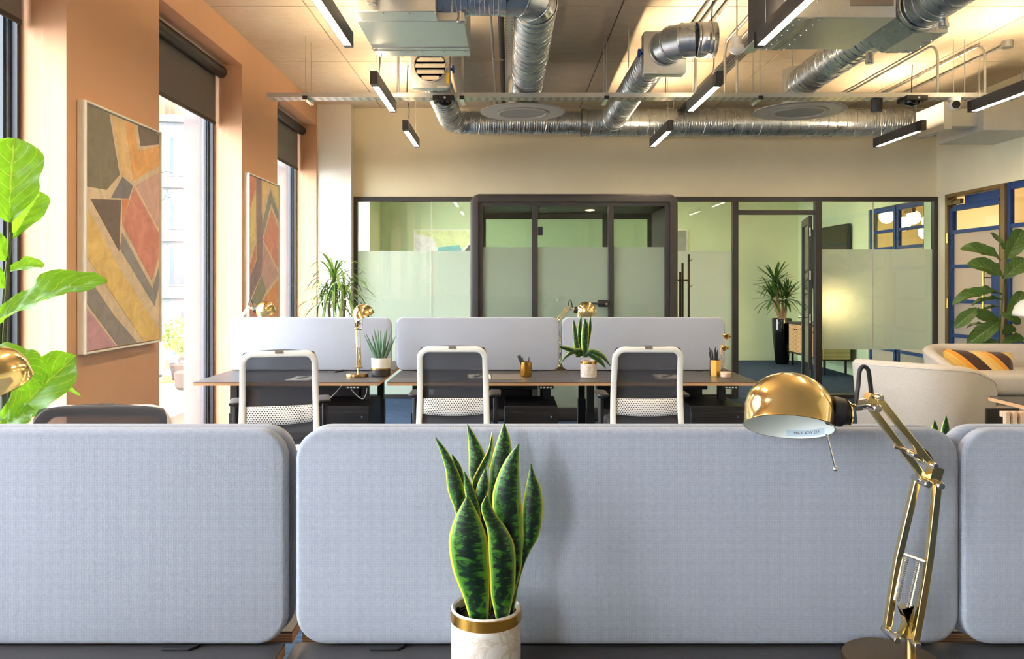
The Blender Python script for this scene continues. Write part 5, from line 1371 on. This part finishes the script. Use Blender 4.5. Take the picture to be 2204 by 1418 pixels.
p = W(772, 0, 6.28); place(lp, True, (p.x, 6.28, DZ + 0.001), math.radians(112), 'brass desk lamp beside the aloe on the middle row', gl_)
p = W(519, 0, 6.95); place(lp, True, (p.x, 6.95, DZ + 0.001), math.radians(176), 'brass desk lamp behind the left middle screen by the window', gl_)
p = W(1206, 0, 6.85); place(lp, True, (p.x, 6.85, DZ + 0.001), math.radians(180), 'brass desk lamp rising between the centre and right screens', gl_)
p = W(-170, 0, 2.15); place(lp, True, (p.x, 2.15, DZ + 0.001), math.radians(175), 'brass desk lamp cut off by the left edge', gl_)

# ============================================================ things on the desks
def pot(parent, c, R, H, mat, band=None, soil='soil', bm='gold'):
    x, y, z = c
    o = MB().lathe([(R * 0.97, 0), (R, 0.004), (R, H), (R * 0.96, H + 0.003), (R * 0.9, H), (R * 0.9, H - 0.03)], 40, T(x, y, z), cap1=False).build('pot', M[mat], parent)
    if band: MB().lathe([(R + 0.0006, band[0]), (R + 0.0016, band[0] + 0.001), (R + 0.0016, band[1] - 0.001), (R + 0.0006, band[1])], 40, T(x, y, z), cap0=False, cap1=False).build('band', M[bm], o)
    mb = MB(); rr = random.Random(5)
    mb.lathe([(0.001, H - 0.010), (R * 0.5, H - 0.013), (R * 0.91, H - 0.016)], 24, T(x, y, z))
    for k in range(70):
        a = rr.uniform(0, 2 * PI); r = R * 0.85 * math.sqrt(rr.random()); mb.sphere((x + r * math.cos(a), y + r * math.sin(a), z + H - 0.012), rr.uniform(0.002, 0.005), 6)
    mb.build('soil', M[soil], parent, kind='stuff')
    return o
def strip_leaf(parent, pts, Y, dy0=0.0, dy1=0.0, cup=0.35, mat='snake', base=None, off=Vector((0, 0, 0)), curl=0.0):
    """leaf from bottom to tip; pts = (px left, px right, py); built at depth Y with its own bow"""
    rows = []
    n = len(pts)
    # refine rows by Catmull-Rom
    Pc = [Vector(((a + b) / 2, y, abs(b - a) / 2)) for a, b, y in pts]; Pr = smoothpath(Pc, 5); N = len(Pr); mb = MB()
    def fn(u, v):
        i = v * (N - 1); k = min(int(i), N - 2); f = i - k; c = Pr[k].lerp(Pr[k + 1], f)
        x = (u - 0.5) * 2; hw = max(c[2], 0.15); depth = dy0 + (dy1 - dy0) * v
        w = W(c[0] + x * hw, c[1], Y)
        w.y += depth - cup * (1 - x * x) * hw / F * Y + curl * x * hw / F * Y
        return w + off
    mb.grid(fn, 6, N - 1); return mb.build('leaf', M[mat], parent, recalc=False, solid=0.0022, ang=1.2)
def zz(rows): return [(800 + a / 2.737, 800 + b / 2.737, 900 + y / 2.737) for a, b, y in rows]
pc = W(1046, 0, 1.53); PZ = DZ + 0.001
sp = thing('potted_snake_plant', 'large snake plant with yellow-edged leaves in a marble pot in the foreground', 'plant', (pc.x, 1.53, PZ))
pot(sp, (pc.x, 1.53, PZ), 0.067, 0.122, 'marble', (0.100, 0.121))
S = lambda rows, dy0, dy1, cup=0.3, curl=0.0, Y=1.53: strip_leaf(sp, zz(rows), Y, dy0, dy1, cup, curl=curl)
S([(635, 690, 1185), (672, 712, 1000), (655, 690, 800), (620, 668, 600), (598, 650, 430), (570, 640, 350), (568, 664, 250), (563, 618, 150), (555, 557, 60)], 0.01, 0.045, .35)                # F
S([(690, 730, 1185), (690, 745, 900), (680, 770, 600), (690, 800, 400), (695, 825, 300), (716, 825, 230), (742, 815, 150), (779, 781, 55)], 0.015, 0.05, .35)                                      # E
S([(660, 700, 1185), (640, 680, 900), (615, 655, 600), (590, 640, 430), (596, 650, 370), (636, 695, 290), (684, 713, 200), (706, 708, 100)], 0.0, 0.03, -.3)                                        # G
S([(600, 650, 1185), (570, 640, 950), (520, 600, 700), (486, 560, 540), (446, 545, 430), (432, 500, 310), (400, 440, 205), (369, 372, 125)], -0.002, 0.02, .35)                                     # H
S([(610, 650, 1185), (570, 620, 800), (520, 590, 520), (488, 550, 400), (472, 518, 305), (464, 467, 240)], 0.014, 0.04, .3)                                                                          # I
S([(620, 660, 1185), (590, 650, 800), (575, 640, 560), (552, 612, 450), (543, 590, 395), (545, 548, 318)], -0.002, 0.005, .3)                                                                        # J
S([(660, 700, 1185), (650, 705, 900), (625, 690, 650), (608, 668, 500), (622, 690, 400), (668, 672, 305)], 0.002, 0.008, .4)                                                                         # K
S([(790, 830, 1185), (825, 872, 950), (878, 925, 800), (886, 982, 700), (884, 1008, 570), (905, 1000, 430), (926, 962, 340), (938, 942, 280)], 0.0, 0.012, .35)                                      # D
S([(740, 790, 1185), (775, 845, 1000), (780, 882, 850), (735, 886, 640), (712, 878, 480), (735, 872, 360), (790, 867, 240), (866, 869, 145)], -0.008, -0.008, .4)                                   # C
S([(745, 792, 1182), (706, 836, 1000), (698, 846, 850), (690, 838, 720), (684, 792, 620), (655, 728, 530), (650, 704, 480), (678, 684, 425)], -0.030, -0.036, .35, 0.25)                            # B
S([(600, 686, 1192), (546, 694, 1010), (486, 696, 850), (464, 684, 690), (490, 650, 575), (530, 610, 490), (569, 573, 422)], -0.034, -0.040, .32)                                                    # A

# aloe in a two-tone pot
ac = W(820, 0, 6.28); al = thing('potted_aloe', 'aloe in a white and black pot beside the middle brass lamp', 'plant', (ac.x, 6.28, PZ))
MB().lathe([(0.070, 0), (0.073, 0.004), (0.075, 0.058)], 36, T(ac.x, 6.28, PZ), cap1=False).build('pot_base', M['black_ceramic'], al)
MB().lathe([(0.0753, 0.058), (0.0758, 0.066)], 36, T(ac.x, 6.28, PZ), cap0=False, cap1=False).build('gold_line', M['gold'], al)
MB().lathe([(0.075, 0.066), (0.077, 0.142), (0.074, 0.145), (0.069, 0.142), (0.069, 0.12)], 36, T(ac.x, 6.28, PZ), cap0=False, cap1=False).build('pot_top', M['white_ceramic'], al)
MB().lathe([(0.001, 0.13), (0.070, 0.127)], 24, T(ac.x, 6.28, PZ)).build('soil', M['soil'], al)
rr = random.Random(11)
for k in range(20):
    a = k * 2.399; e = 0.12 + 0.5 * (k / 20) + rr.uniform(-.05, .05); L = rr.uniform(0.17, 0.24) * (1.15 - e * 0.5); r0 = rr.uniform(0.010, 0.013)
    b = Vector((ac.x + 0.03 * math.cos(a) * (k / 20 + .2), 6.28 + 0.03 * math.sin(a) * (k / 20 + .2), PZ + 0.125)); d = Vector((math.cos(a) * math.sin(e), math.sin(a) * math.sin(e), math.cos(e)))
    pts = [b + d * (L * t_) + Vector((0, 0, 0.02 * t_ * t_)) for t_ in (0, .25, .5, .75, .92, 1.0)]
    MB().tube(pts, [r0, r0 * 1.0, r0 * .8, r0 * .5, r0 * .22, 0.0008], 6).build('leaf', M['aloe'], al)

# small snake plant on the right middle desk
sc = W(1267, 0, 6.22); s2 = thing('potted_snake_plant', 'small snake plant with drooping leaves in a marble pot on the right middle desk', 'plant', (sc.x, 6.22, PZ))
pot(s2, (sc.x, 6.22, PZ), 0.064, 0.128, 'marble', (0.106, 0.127))
def y4(rows): return [(1180 + a / 4.408, 1180 + b / 4.408, 620 + y / 4.408) for a, b, y in rows]
S2 = lambda rows, dy0, dy1, cup=.3, curl=0.0: strip_leaf(s2, y4(rows), 6.22, dy0, dy1, cup, curl=curl)
S2([(260, 300, 655), (245, 300, 560), (235, 280, 450), (232, 262, 350), (240, 244, 300)], 0.0, 0.01)
S2([(285, 312, 655), (285, 312, 560), (282, 318, 420), (290, 322, 330), (316, 319, 262)], 0.02, 0.03)
S2([(330, 372, 655), (318, 375, 560), (312, 382, 450), (325, 380, 350), (345, 350, 288)], -0.01, -0.01)
S2([(345, 372, 655), (360, 392, 520), (380, 412, 400), (388, 412, 330), (402, 405, 265)], 0.01, 0.02)
def droop(pts, wid, Y=6.22):
    P = smoothpath([Vector((a, b, w)) for (a, b), w in zip(pts, wid)], 5); N = len(P); mb = MB()
    def fn(u, v):
        k = min(int(v * (N - 1)), N - 2); f = v * (N - 1) - k; c = P[k].lerp(P[k + 1], f); d = P[k + 1] - P[k]; nrm = Vector((-d.y, d.x, 0)).normalized(); x = (u - .5) * 2
        q = W(1180 + (c.x + nrm.x * x * c.z) / 4.408, 620 + (c.y + nrm.y * x * c.z) / 4.408, Y); q.y += -0.02 * (1 - x * x) - 0.04 * v; return q
    mb.grid(fn, 4, N - 1); mb.build('leaf', M['snake'], s2, recalc=False, solid=0.002, ang=1.2)
droop([(300, 640), (250, 600), (190, 575), (120, 555), (105, 535)], [12, 24, 22, 14, 2])
droop([(320, 640), (300, 590), (230, 605), (160, 650), (115, 712)], [14, 20, 18, 12, 2])
droop([(345, 650), (380, 615), (440, 650), (500, 700), (540, 755)], [14, 26, 30, 20, 2])
droop([(350, 640), (400, 600), (470, 615), (530, 660), (580, 730)], [10, 20, 24, 18, 2])
# hints of plants on the hidden desks
for (px, Y, hz, lab, n) in ((2028, 2.30, 0.0, 'tip of a snake plant behind the front right screen', 7), (783, 7.1, 0.0, 'green plant peeking above the left middle screen', 7)):
    c = W(px, 0, Y); g = thing('potted_snake_plant', lab, 'plant', (c.x, Y, PZ)); pot(g, (c.x, Y, PZ), 0.06, 0.11, 'white_ceramic')
    top = (892 if n == 7 and px > 1000 else 656)
    for k in range(n):
        x = px + (k - n // 2) * (3.5 if Y > 5 else 9); ty = top + abs(k - n // 2) * (6 if Y > 5 else 14); bz = VY + (EYE - PZ - 0.10) * F / Y; wd = (5 if Y > 5 else 13)
        strip_leaf(g, [(px - wd * .4 + (x - px) * .3, px + wd * .4 + (x - px) * .3, bz), (x - wd, x + wd, (bz + ty) / 2), (x - wd * .7, x + wd * .7, ty + (bz - ty) * .15), (x - .3, x + .3, ty)], Y, 0.01 * (k % 3 - 1), 0.02 * (k % 3 - 1))

# pen cups, ornament, papers
def pen(parent, a, b, r=0.0042):
    a, b = Vector(a), Vector(b); d = (b - a).normalized()
    o = MB().tube([a, b - d * 0.02, b - d * 0.0195, b], [r, r, r * 0.8, r * 0.7], 8).build('pen', M['black_plastic'], None, label=None); return o
c = W(1132, 0, 6.25); cup = MB().lathe([(0.043, 0), (0.045, 0.003), (0.045, 0.115), (0.041, 0.115), (0.041, 0.006), (0.001, 0.006)], 32, T(c.x, 6.25, PZ)).build('pen_cup', M['gold'], None, label='round gold pen cup on the centre middle desk', cat='pen cup')
rr = random.Random(2)
for k, (dx, tx) in enumerate(((-.015, -.052), (-.02, -.066), (-.008, -.045), (-.025, -.058), (0.0, -.03), (.012, .024))):
    o = pen(None, (c.x + dx * .4 + .01, 6.25 + rr.uniform(-.02, .02), PZ + .008), (c.x + tx, 6.25 + rr.uniform(-.03, .03), PZ + .165 - (0.012 if k > 3 else 0)))
    tag(o, 'black pen leaning left in the round gold cup' if tx < 0 else 'black pen leaning right in the round gold cup', 'pen', 'pens in the round gold cup')
c = W(1539, 0, 6.30); hx = [(0.044 * math.cos(PI / 6 + PI / 3 * k), 0.044 * math.sin(PI / 6 + PI / 3 * k)) for k in range(6)]
mb = MB(); L = []
for s, z in ((1, 0), (1, .125), (.92, .125), (.92, .008)): L.append([Vector((c.x + x * s, 6.30 + y * s, PZ + z)) for x, y in hx])
mb.loops(L, True, True); mb.build('pen_cup', M['gold'], None, label='hexagonal gold pen cup full of black pens on the right middle desk', cat='pen cup', ang=0.3)
for k in range(11):
    a = k * 2.4; o = pen(None, (c.x + .012 * math.cos(a), 6.30 + .012 * math.sin(a), PZ + .01), (c.x - 0.012 + .034 * math.cos(a), 6.30 + .03 * math.sin(a), PZ + .205 + rr.uniform(-.02, .02)), 0.0045)
    tag(o, 'black pen in the crowded hexagonal gold cup', 'pen', 'pens in the hexagonal gold cup')
c = W(1562, 0, 6.22); og = thing('flower_ornament', 'gold ginkgo flower ornament on a round pale base on the right middle desk', 'ornament', (c.x, 6.22, PZ))
MB().lathe([(0.038, 0), (0.040, 0.003), (0.040, 0.034), (0.037, 0.038)], 28, T(c.x, 6.22, PZ)).build('base', M['wood_pale'], og)
def y6(x, y): return W(1180 + x / 4.408, 620 + y / 4.408, 6.22)
for pts, f in (([(1670, 745), (1630, 680), (1640, 570), (1685, 490)], (1700, 465)), ([(1680, 745), (1648, 680), (1640, 620), (1665, 600)], (1680, 580))):
    MB().tube(smoothpath([y6(*p) for p in pts], 6), 0.0022, 6).build('stem', M['gold'], og)
    b = y6(*pts[-1]); rr = random.Random(4)
    for k in range(7):
        a0 = 2 * PI * k / 7; mb = MB()
        def pet(u, v, a0=a0, b=b):
            an = (u - .5) * 0.95; r = 0.054 * v * (1 + .06 * math.sin(9 * u)); dirv = Vector((math.cos(a0 + an) * .75 + .25, math.sin(a0 + an) * .75, 0.85 + .25 * math.cos(3 * a0))).normalized(); return b + dirv * r
        mb.grid(pet, 6, 3); mb.build('petal', M['gold'], og, solid=0.0008, recalc=False)
def sheet(label, quad, Yz, mat='paper', cat='paper', t=0.0012, z=PZ):
    pts = []
    for px, py in quad:
        Y = (EYE - z) * F / (py - VY); pts.append(((px - VX) / F * Y, Y))
    return MB().prism(pts, z, z + t).build('notepad' if mat == 'paper' else 'desk_pad', M[mat], None, label=label, cat=cat)
def ppen(label, a, b):
    Q = []
    for px, py in (a, b):
        Y = (EYE - PZ - .006) * F / (py - VY); Q.append(Vector(((px - VX) / F * Y, Y, PZ + .0062)))
    o = MB().tube([Q[0], Q[0].lerp(Q[1], .9), Q[1]], [.0045, .0045, .002], 8).build('pen', M['black_plastic'], None, label=label, cat='pen')
sheet('white notepad beside the window desk chair', [(612, 819), (666, 818.5), (677, 810), (640, 810)], 0); ppen('pen lying on the notepad of the window desk', (640, 814), (662, 811))
sheet('white notepad seen through the centre chair mesh', [(1008, 814), (1057, 814.5), (1055, 806), (1007, 806)], 0); ppen('pen lying on the notepad behind the centre chair', (1020, 811.5), (1036, 808))
sheet('grey desk pad on the centre middle desk', [(1060, 817), (1124, 817.5), (1121, 805), (1058, 805)], 0, 'grey_mat', 'desk pad')
sheet('notepad behind the right chair mesh', [(1417, 815), (1462, 815.5), (1455, 806), (1404, 806)], 0); ppen('pen lying on the notepad behind the right chair', (1424, 811.5), (1448, 806.5))
# lamp cord with inline switch
z = PZ + 0.004
def dk(px, py): Y = (EYE - z) * F / (py - VY); return Vector(((px - VX) / F * Y, Y, z))
cd = thing('lamp_cord', 'black lamp cord with an inline switch on the window desk', 'cord', dk(680, 800))
MB().tube(smoothpath([dk(681, 801), dk(700, 800), dk(722, 801)], 5), 0.003, 6).build('cord', M['black_plastic'], cd)
MB().tube([dk(720, 801), dk(739, 797)], 0.009, 8).build('inline_switch', M['black_plastic'], cd)
MB().tube(smoothpath([dk(738, 797), dk(755, 793.5), dk(765, 793)], 5), 0.003, 6).build('cord', M['black_plastic'], cd)
for k, (pts, lab) in enumerate((([(735, 830), (722, 845), (705, 862)], 'white cable hanging under the window desk, left strand'), ([(750, 830), (765, 848), (780, 858), (788, 848), (790, 835)], 'white cable looping under the window desk, right strand'))):
    P = [W(px, py, 5.98) for px, py in pts]; MB().tube(smoothpath(P, 6), 0.0035, 6).build('cable', M['white_cable'], None, label=lab, cat='cable')
# ============================================================ fiddle-leaf figs
def fig_leaf(name, mat, bend, cupx, seed):
    rr = random.Random(seed); ph = rr.uniform(0, 6); mb = MB()
    def fn(u, v):
        x = (u - .5) * 2
        w = 0.36 * (math.sin(PI * min(1, v * 0.86 + 0.06)) ** 0.75) * (0.55 + 0.62 * v) if v < 0.97 else 0.36 * 0.42
        if v > 0.90: w *= math.sqrt(max(0.02, 1 - ((v - 0.90) / 0.105) ** 2))
        if v < 0.08: w *= 0.4 + v / 0.08 * 0.6
        w *= 1 + 0.05 * math.sin(14 * v + ph + (2 if x > 0 else 0)) * abs(x)
        a = bend * v; y = math.sin(a) / bend if abs(bend) > 1e-3 else v; z = -(1 - math.cos(a)) / bend if abs(bend) > 1e-3 else 0
        z += cupx * abs(x) * w + 0.03 * math.sin(13 * v + ph) * x * x + 0.012 * math.sin(30 * v - 8 * abs(x))
        return (x * w, y, z)
    mb.grid(fn, 10, 18); o = mb.build(name, M[mat], None, origin=(0, 0, 0), recalc=False, ang=1.3); COL.objects.unlink(o); return o
FB = [fig_leaf('fig_leaf', 'fig_bright', b, c, s) for b, c, s in ((0.25, 0.25, 1), (0.8, 0.3, 2), (1.3, 0.45, 3))]
FD = [fig_leaf('fig_leaf', 'fig_dark', b, c, s) for b, c, s in ((0.3, 0.3, 4), (0.8, 0.35, 5), (1.2, 0.5, 6))]
def leaf_at(parent, meshes, kind, a, b, wscale, up, Ya, Yb):
    A, B = W(a[0], a[1], Ya), W(b[0], b[1], Yb); d = B - A
    c = aim(meshes[kind], parent, A, d, up, d.length)
    c.matrix_basis = c.matrix_basis @ Matrix.Diagonal((wscale, 1, 1, 1))
cam_up = Vector((0.05, -1, 0.15))
Yf = 3.2; fc = W(12, 0, Yf)
fg = thing('fiddle_leaf_fig', 'bright backlit fiddle-leaf fig at the left edge by the window', 'plant', (fc.x, Yf, 0))
MB().lathe([(0.14, 0), (0.16, 0.02), (0.19, 0.34), (0.175, 0.34), (0.17, 0.30)], 28, T(fc.x, Yf, 0), cap1=False).build('pot', M['white_ceramic'], fg)
MB().lathe([(0.001, 0.315), (0.172, 0.31)], 20, T(fc.x, Yf, 0)).build('soil', M['soil'], fg)
for pts in ([(8, 1090), (6, 915), (8, 760), (14, 640), (20, 520), (21, 470)], [(14, 1090), (10, 900), (0, 760), (8, 640), (17, 560), (24, 500)]):
    MB().tube(smoothpath([W(x, y, Yf) for x, y in pts], 5), 0.008, 8).build('stem', M['stem_green'], fg)
L = lambda kind, a, b, ws, up=cam_up, ya=0.0, yb=0.0: leaf_at(fg, FB, kind, a, b, ws, Vector(up), Yf + ya, Yf + yb)
L(0, (21, 478), (20, 294), 1.22, (0.1, -1, 0.1), -.02, -.06)
L(1, (28, 512), (100, 382), 0.62, (0.6, -.6, .5), .02, .14)
L(1, (-6, 700), (166, 545), 0.52, (-.35, -.75, .55), -.04, -.10)
L(0, (66, 640), (150, 600), 0.95, (0.1, -.9, .3), .06, .08)
L(1, (18, 585), (92, 548), 0.8, (0.2, -.7, .6), .06, .12)
L(0, (8, 915), (150, 765), 0.78, (.1, -.95, .2), -.03, -.02)
L(1, (-10, 745), (80, 812), 0.9, (.5, -.8, .3), -.08, -.16)
L(2, (30, 762), (88, 748), 0.6, (.1, -.3, 1), .1, .2)
L(1, (90, 838), (180, 826), 0.42, (.0, -.35, 1), .1, .16)
L(0, (0, 920), (66, 880), 0.9, (.1, -.9, .3), -.1, -.12)
L(0, (18, 560), (-60, 470), 0.9, (-.1, -.9, .3), 0, -.1)
L(0, (10, 620), (-40, 560), 0.9, (0, -.8, .5), -.05, -.1)
L(1, (5, 800), (-90, 720), 0.9, (0, -.8, .5), 0, -.1)
L(1, (5, 930), (-80, 880), 0.9, (0, -.8, .5), 0, -.1)
L(0, (15, 520), (-30, 600), 0.7, (0, -.8, .5), .08, .18)
bx('plant_tag', M['wood_pale'], fg, W(-2, 0, Yf).x, W(16, 0, Yf).x, Yf - .05, Yf - .048, W(0, 545, Yf).z, W(0, 500, Yf).z)

Yr = 8.25; rc = W(2152, 0, Yr)
f2 = thing('fiddle_leaf_fig', 'darker fiddle-leaf fig in front of the blue door at the right', 'plant', (rc.x, Yr, 0))
MB().lathe([(0.17, 0), (0.19, 0.02), (0.235, 0.80), (0.22, 0.815), (0.21, 0.80), (0.21, 0.76)], 4 * 7, T(rc.x, Yr, 0), cap1=False).build('planter', M['dark_pot'], f2)
MB().lathe([(0.001, 0.78), (0.212, 0.775)], 20, T(rc.x, Yr, 0)).build('soil', M['soil'], f2)
MB().tube(smoothpath([W(x, y, Yr) for x, y in ((2150, 755), (2150, 735), (2153, 690), (2158, 640), (2162, 595), (2166, 545))], 5), 0.008, 8).build('stem', M['stem_green'], f2)
L = lambda kind, a, b, ws, up=cam_up, ya=0.0, yb=0.0: leaf_at(f2, FD, kind, a, b, ws, Vector(up), Yr + ya, Yr + yb)
for args in ((1, (2154, 560), (2092, 514), .62, (.35, -.7, .5), 0, -.1), (0, (2166, 543), (2137, 498), .42, (.3, -.9, .2), .02, .05), (0, (2164, 560), (2206, 492), .8, (-.2, -.95, .1), 0, -.02),
             (1, (2160, 600), (2215, 548), .85, (-.3, -.8, .4), -.03, -.12), (1, (2160, 598), (2112, 552), .75, (.2, -.8, .5), -.03, -.2), (1, (2156, 632), (2062, 618), .45, (0, -.55, .9), 0, -.12),
             (1, (2160, 645), (2090, 636), .4, (0, -.4, 1), .03, .1), (0, (2168, 676), (2208, 628), .85, (-.1, -.95, .2), -.03, -.06), (1, (2152, 660), (2104, 660), .5, (0, -.3, 1), 0, .1),
             (1, (2108, 662), (2058, 696), .62, (-.3, -.8, .4), -.1, -.16), (0, (2150, 690), (2100, 672), .75, (.1, -.9, .3), .03, 0), (1, (2154, 690), (2092, 730), .62, (-.2, -.85, .4), -.05, -.16),
             (0, (2152, 674), (2200, 694), .85, (.1, -.85, .45), -.06, -.14), (1, (2120, 697), (2076, 694), .45, (0, -.4, 1), 0, .08), (1, (2152, 742), (2110, 734), .7, (0, -.8, .6), -.05, -.12),
             (1, (2154, 742), (2212, 714), .62, (0, -.7, .7), -.03, -.08), (0, (2156, 720), (2185, 700), .8, (0, -.8, .6), .05, .1), (1, (2150, 745), (2190, 752), .6, (0, -.6, .8), -.1, -.16)):
    L(*args)

# ============================================================ seating at the right
def tub(name, label, cx, cy, rot, halfw, depth, top, arm, seat_h, group):
    """tub seat facing local +Y: back at y<0, arms forward"""
    g = thing(name, label, 'armchair' if name == 'armchair' else 'sofa', (cx, cy, 0), rot, group); ORG[g.name] = Vector((0, 0, 0))
    plan = []; n = 44; rc = 0.30
    pts = [(-halfw, depth)] + [(-halfw, -depth + rc)] + [(-halfw + rc - rc * math.cos(a), -depth + rc - rc * math.sin(a)) for a in [PI / 2 * k / 8 for k in range(1, 9)]]
    pts += [(-x, y) for x, y in reversed(pts)]
    P = [Vector((x, y, 0)) for x, y in pts]; out = []
    for i in range(len(P) - 1):
        d = (P[i + 1] - P[i]).length; m = max(1, int(d / 0.07))
        for k in range(m): out.append(P[i].lerp(P[i + 1], k / m))
    out.append(P[-1]); th = 0.11; L = []; N = len(out)
    for i, p in enumerate(out):
        d = (out[min(i + 1, N - 1)] - out[max(i - 1, 0)]).normalized(); nrm = Vector((d.y, -d.x, 0))
        f = min(1, max(0, (p.y + depth) / (2 * depth))); h = top - (top - arm) * (f ** 1.5)
        fr_ = min(i, N - 1 - i); e = 1.0
        if fr_ == 0: e = 0.62
        elif fr_ == 1: e = 0.9
        z0 = 0.14; hh = (h - z0) * (1 if fr_ > 1 else (0.93 if fr_ == 1 else 0.8)); sec = []
        base = z0 + (h - z0 - hh) * 0.3
        for x, z in rrect(th * e, hh, th * 0.48 * e, 5):
            t_ = (z / hh + .5); lean = 0.06 * t_
            q = p + nrm * (x - 0.0) + nrm * (-0.055) + nrm * (lean * 0.9); sec.append(Vector((q.x, q.y, base + hh / 2 + z)))
        L.append(sec)
    # which way is out
    MB().loops(L).build('shell', M['beige_fabric'], g, ang=1.2)
    pip = []
    for i in range(1, N - 1):
        c_ = sum((v for v in L[i]), Vector()) / len(L[i]); tp_ = max(L[i], key=lambda v: v.z); o_ = [v for v in L[i]]
        far = max(o_, key=lambda v: (Vector((v.x, v.y, 0)).length + v.z * 0.15)); pip.append(far + Vector((0, 0, 0)))
    MB().tube(pip, 0.005, 6).build('piping', M['beige_fabric'], g)
    st = MB(); st.rplate(2 * halfw - 0.26, 2 * depth - 0.10, 0.12, 0.20, 0.05, 6, T(0, 0.06, seat_h - 0.20) @ RX(PI / 2) @ T(0, 0, 0)); 
    so = st.build('seat_cushion', M['beige_fabric'], g); so.location.z = 0.20
    bs = MB(); bs.rplate(2 * halfw - 0.2, 2 * depth - 0.12, 0.12, 0.10, 0.02, 6, T(0, 0.0, 0.14) @ RX(PI / 2)); b_ = bs.build('seat_base', M['beige_fabric'], g); b_.location.z = 0.10
    for sx in (-1, 1):
        for sy in (-1, 1): MB().cyl((sx * (halfw - 0.16), sy * (depth - 0.16), 0), (sx * (halfw - 0.14), sy * (depth - 0.14), 0.16), 0.014, 0.018, 10).build('leg', M['black_metal'], g)
    return g
p = W(2045, 0, 6.35)
tub('armchair', 'pale grey tub armchair turned sideways at the right behind the brass lamp', p.x - 0.05, 6.72, math.radians(-48), 0.42, 0.46, 0.83, 0.64, 0.42, 'pale tub seats')
tub('sofa', 'pale beige small sofa with a striped cushion by the blue door', 4.72, 7.55, math.radians(180), 0.66, 0.36, 0.86, 0.66, 0.44, 'pale tub seats')
cu = thing('cushion', 'brown, orange and cream striped cushion on the small sofa', 'cushion', (4.47, 7.52, 0.45), 0)
ORG[cu.name] = Vector((0, 0, 0)); mb = MB()
def pil(sgn):
    def fn(u, v):
        x, z = (u - .5) * 2, (v - .5) * 2; k = (1 - abs(x) ** 3.2) * (1 - abs(z) ** 3.2); pinch = 1 - 0.05 * (1 - abs(x * z)) * (x * x + z * z) * .5
        return (x * 0.335 * pinch, sgn * 0.075 * k ** 0.6, 0.19 + z * 0.18 * pinch)
    return fn
mb.grid(pil(-1), 20, 12); mb.grid(pil(1), 20, 12)
co = mb.build('cover', M['stripes'], cu, ang=1.2); co.rotation_euler = (math.radians(-14), math.radians(3), 0); co.location = (0.0, 0.0, 0.005)
# floor lamp with a white dome at the right edge
p = W(2222, 680, 7.95); fl = thing('floor_lamp', 'floor lamp with a white dome shade at the right edge', 'lamp', (p.x, 7.95, 0))
MB().lathe([(0.12, 0), (0.12, 0.015), (0.01, 0.022)], 28, T(p.x, 7.95, 0)).build('base', M['black_metal'], fl)
MB().cyl((p.x, 7.95, 0.02), (p.x, 7.95, p.z + 0.12), 0.009, n=10).build('pole', M['black_metal'], fl)
MB().lathe([(0.175, 0), (0.172, 0.03), (0.15, 0.10), (0.10, 0.155), (0.03, 0.18), (0.001, 0.182)], 32, T(p.x, 7.95, p.z), cap0=False).build('lamp_shade', M['white_ceramic'], fl, solid=0.003)
# slatted wooden crate below the right-hand desk edge
cx0 = W(2166, 0, 5.75).x; cr_ = thing('slatted_crate', 'pale slatted wooden crate under the desk corner at the right edge', 'crate', (cx0 + 0.2, 5.9, 0))
for k in range(5): bx('slat', M['wood_pale'], cr_, cx0 + k * 0.055, cx0 + k * 0.055 + 0.026, 5.75, 5.79, 0.0, 0.53)
bx('rail', M['wood_pale'], cr_, cx0, cx0 + 0.246, 5.792, 5.83, 0.49, 0.53); bx('back_panel', M['black_wood'], cr_, cx0, cx0 + 0.246, 5.99, 6.01, 0, 0.52); bx('rail', M['wood_pale'], cr_, cx0, cx0 + 0.246, 5.83, 5.99, 0.0, 0.02)
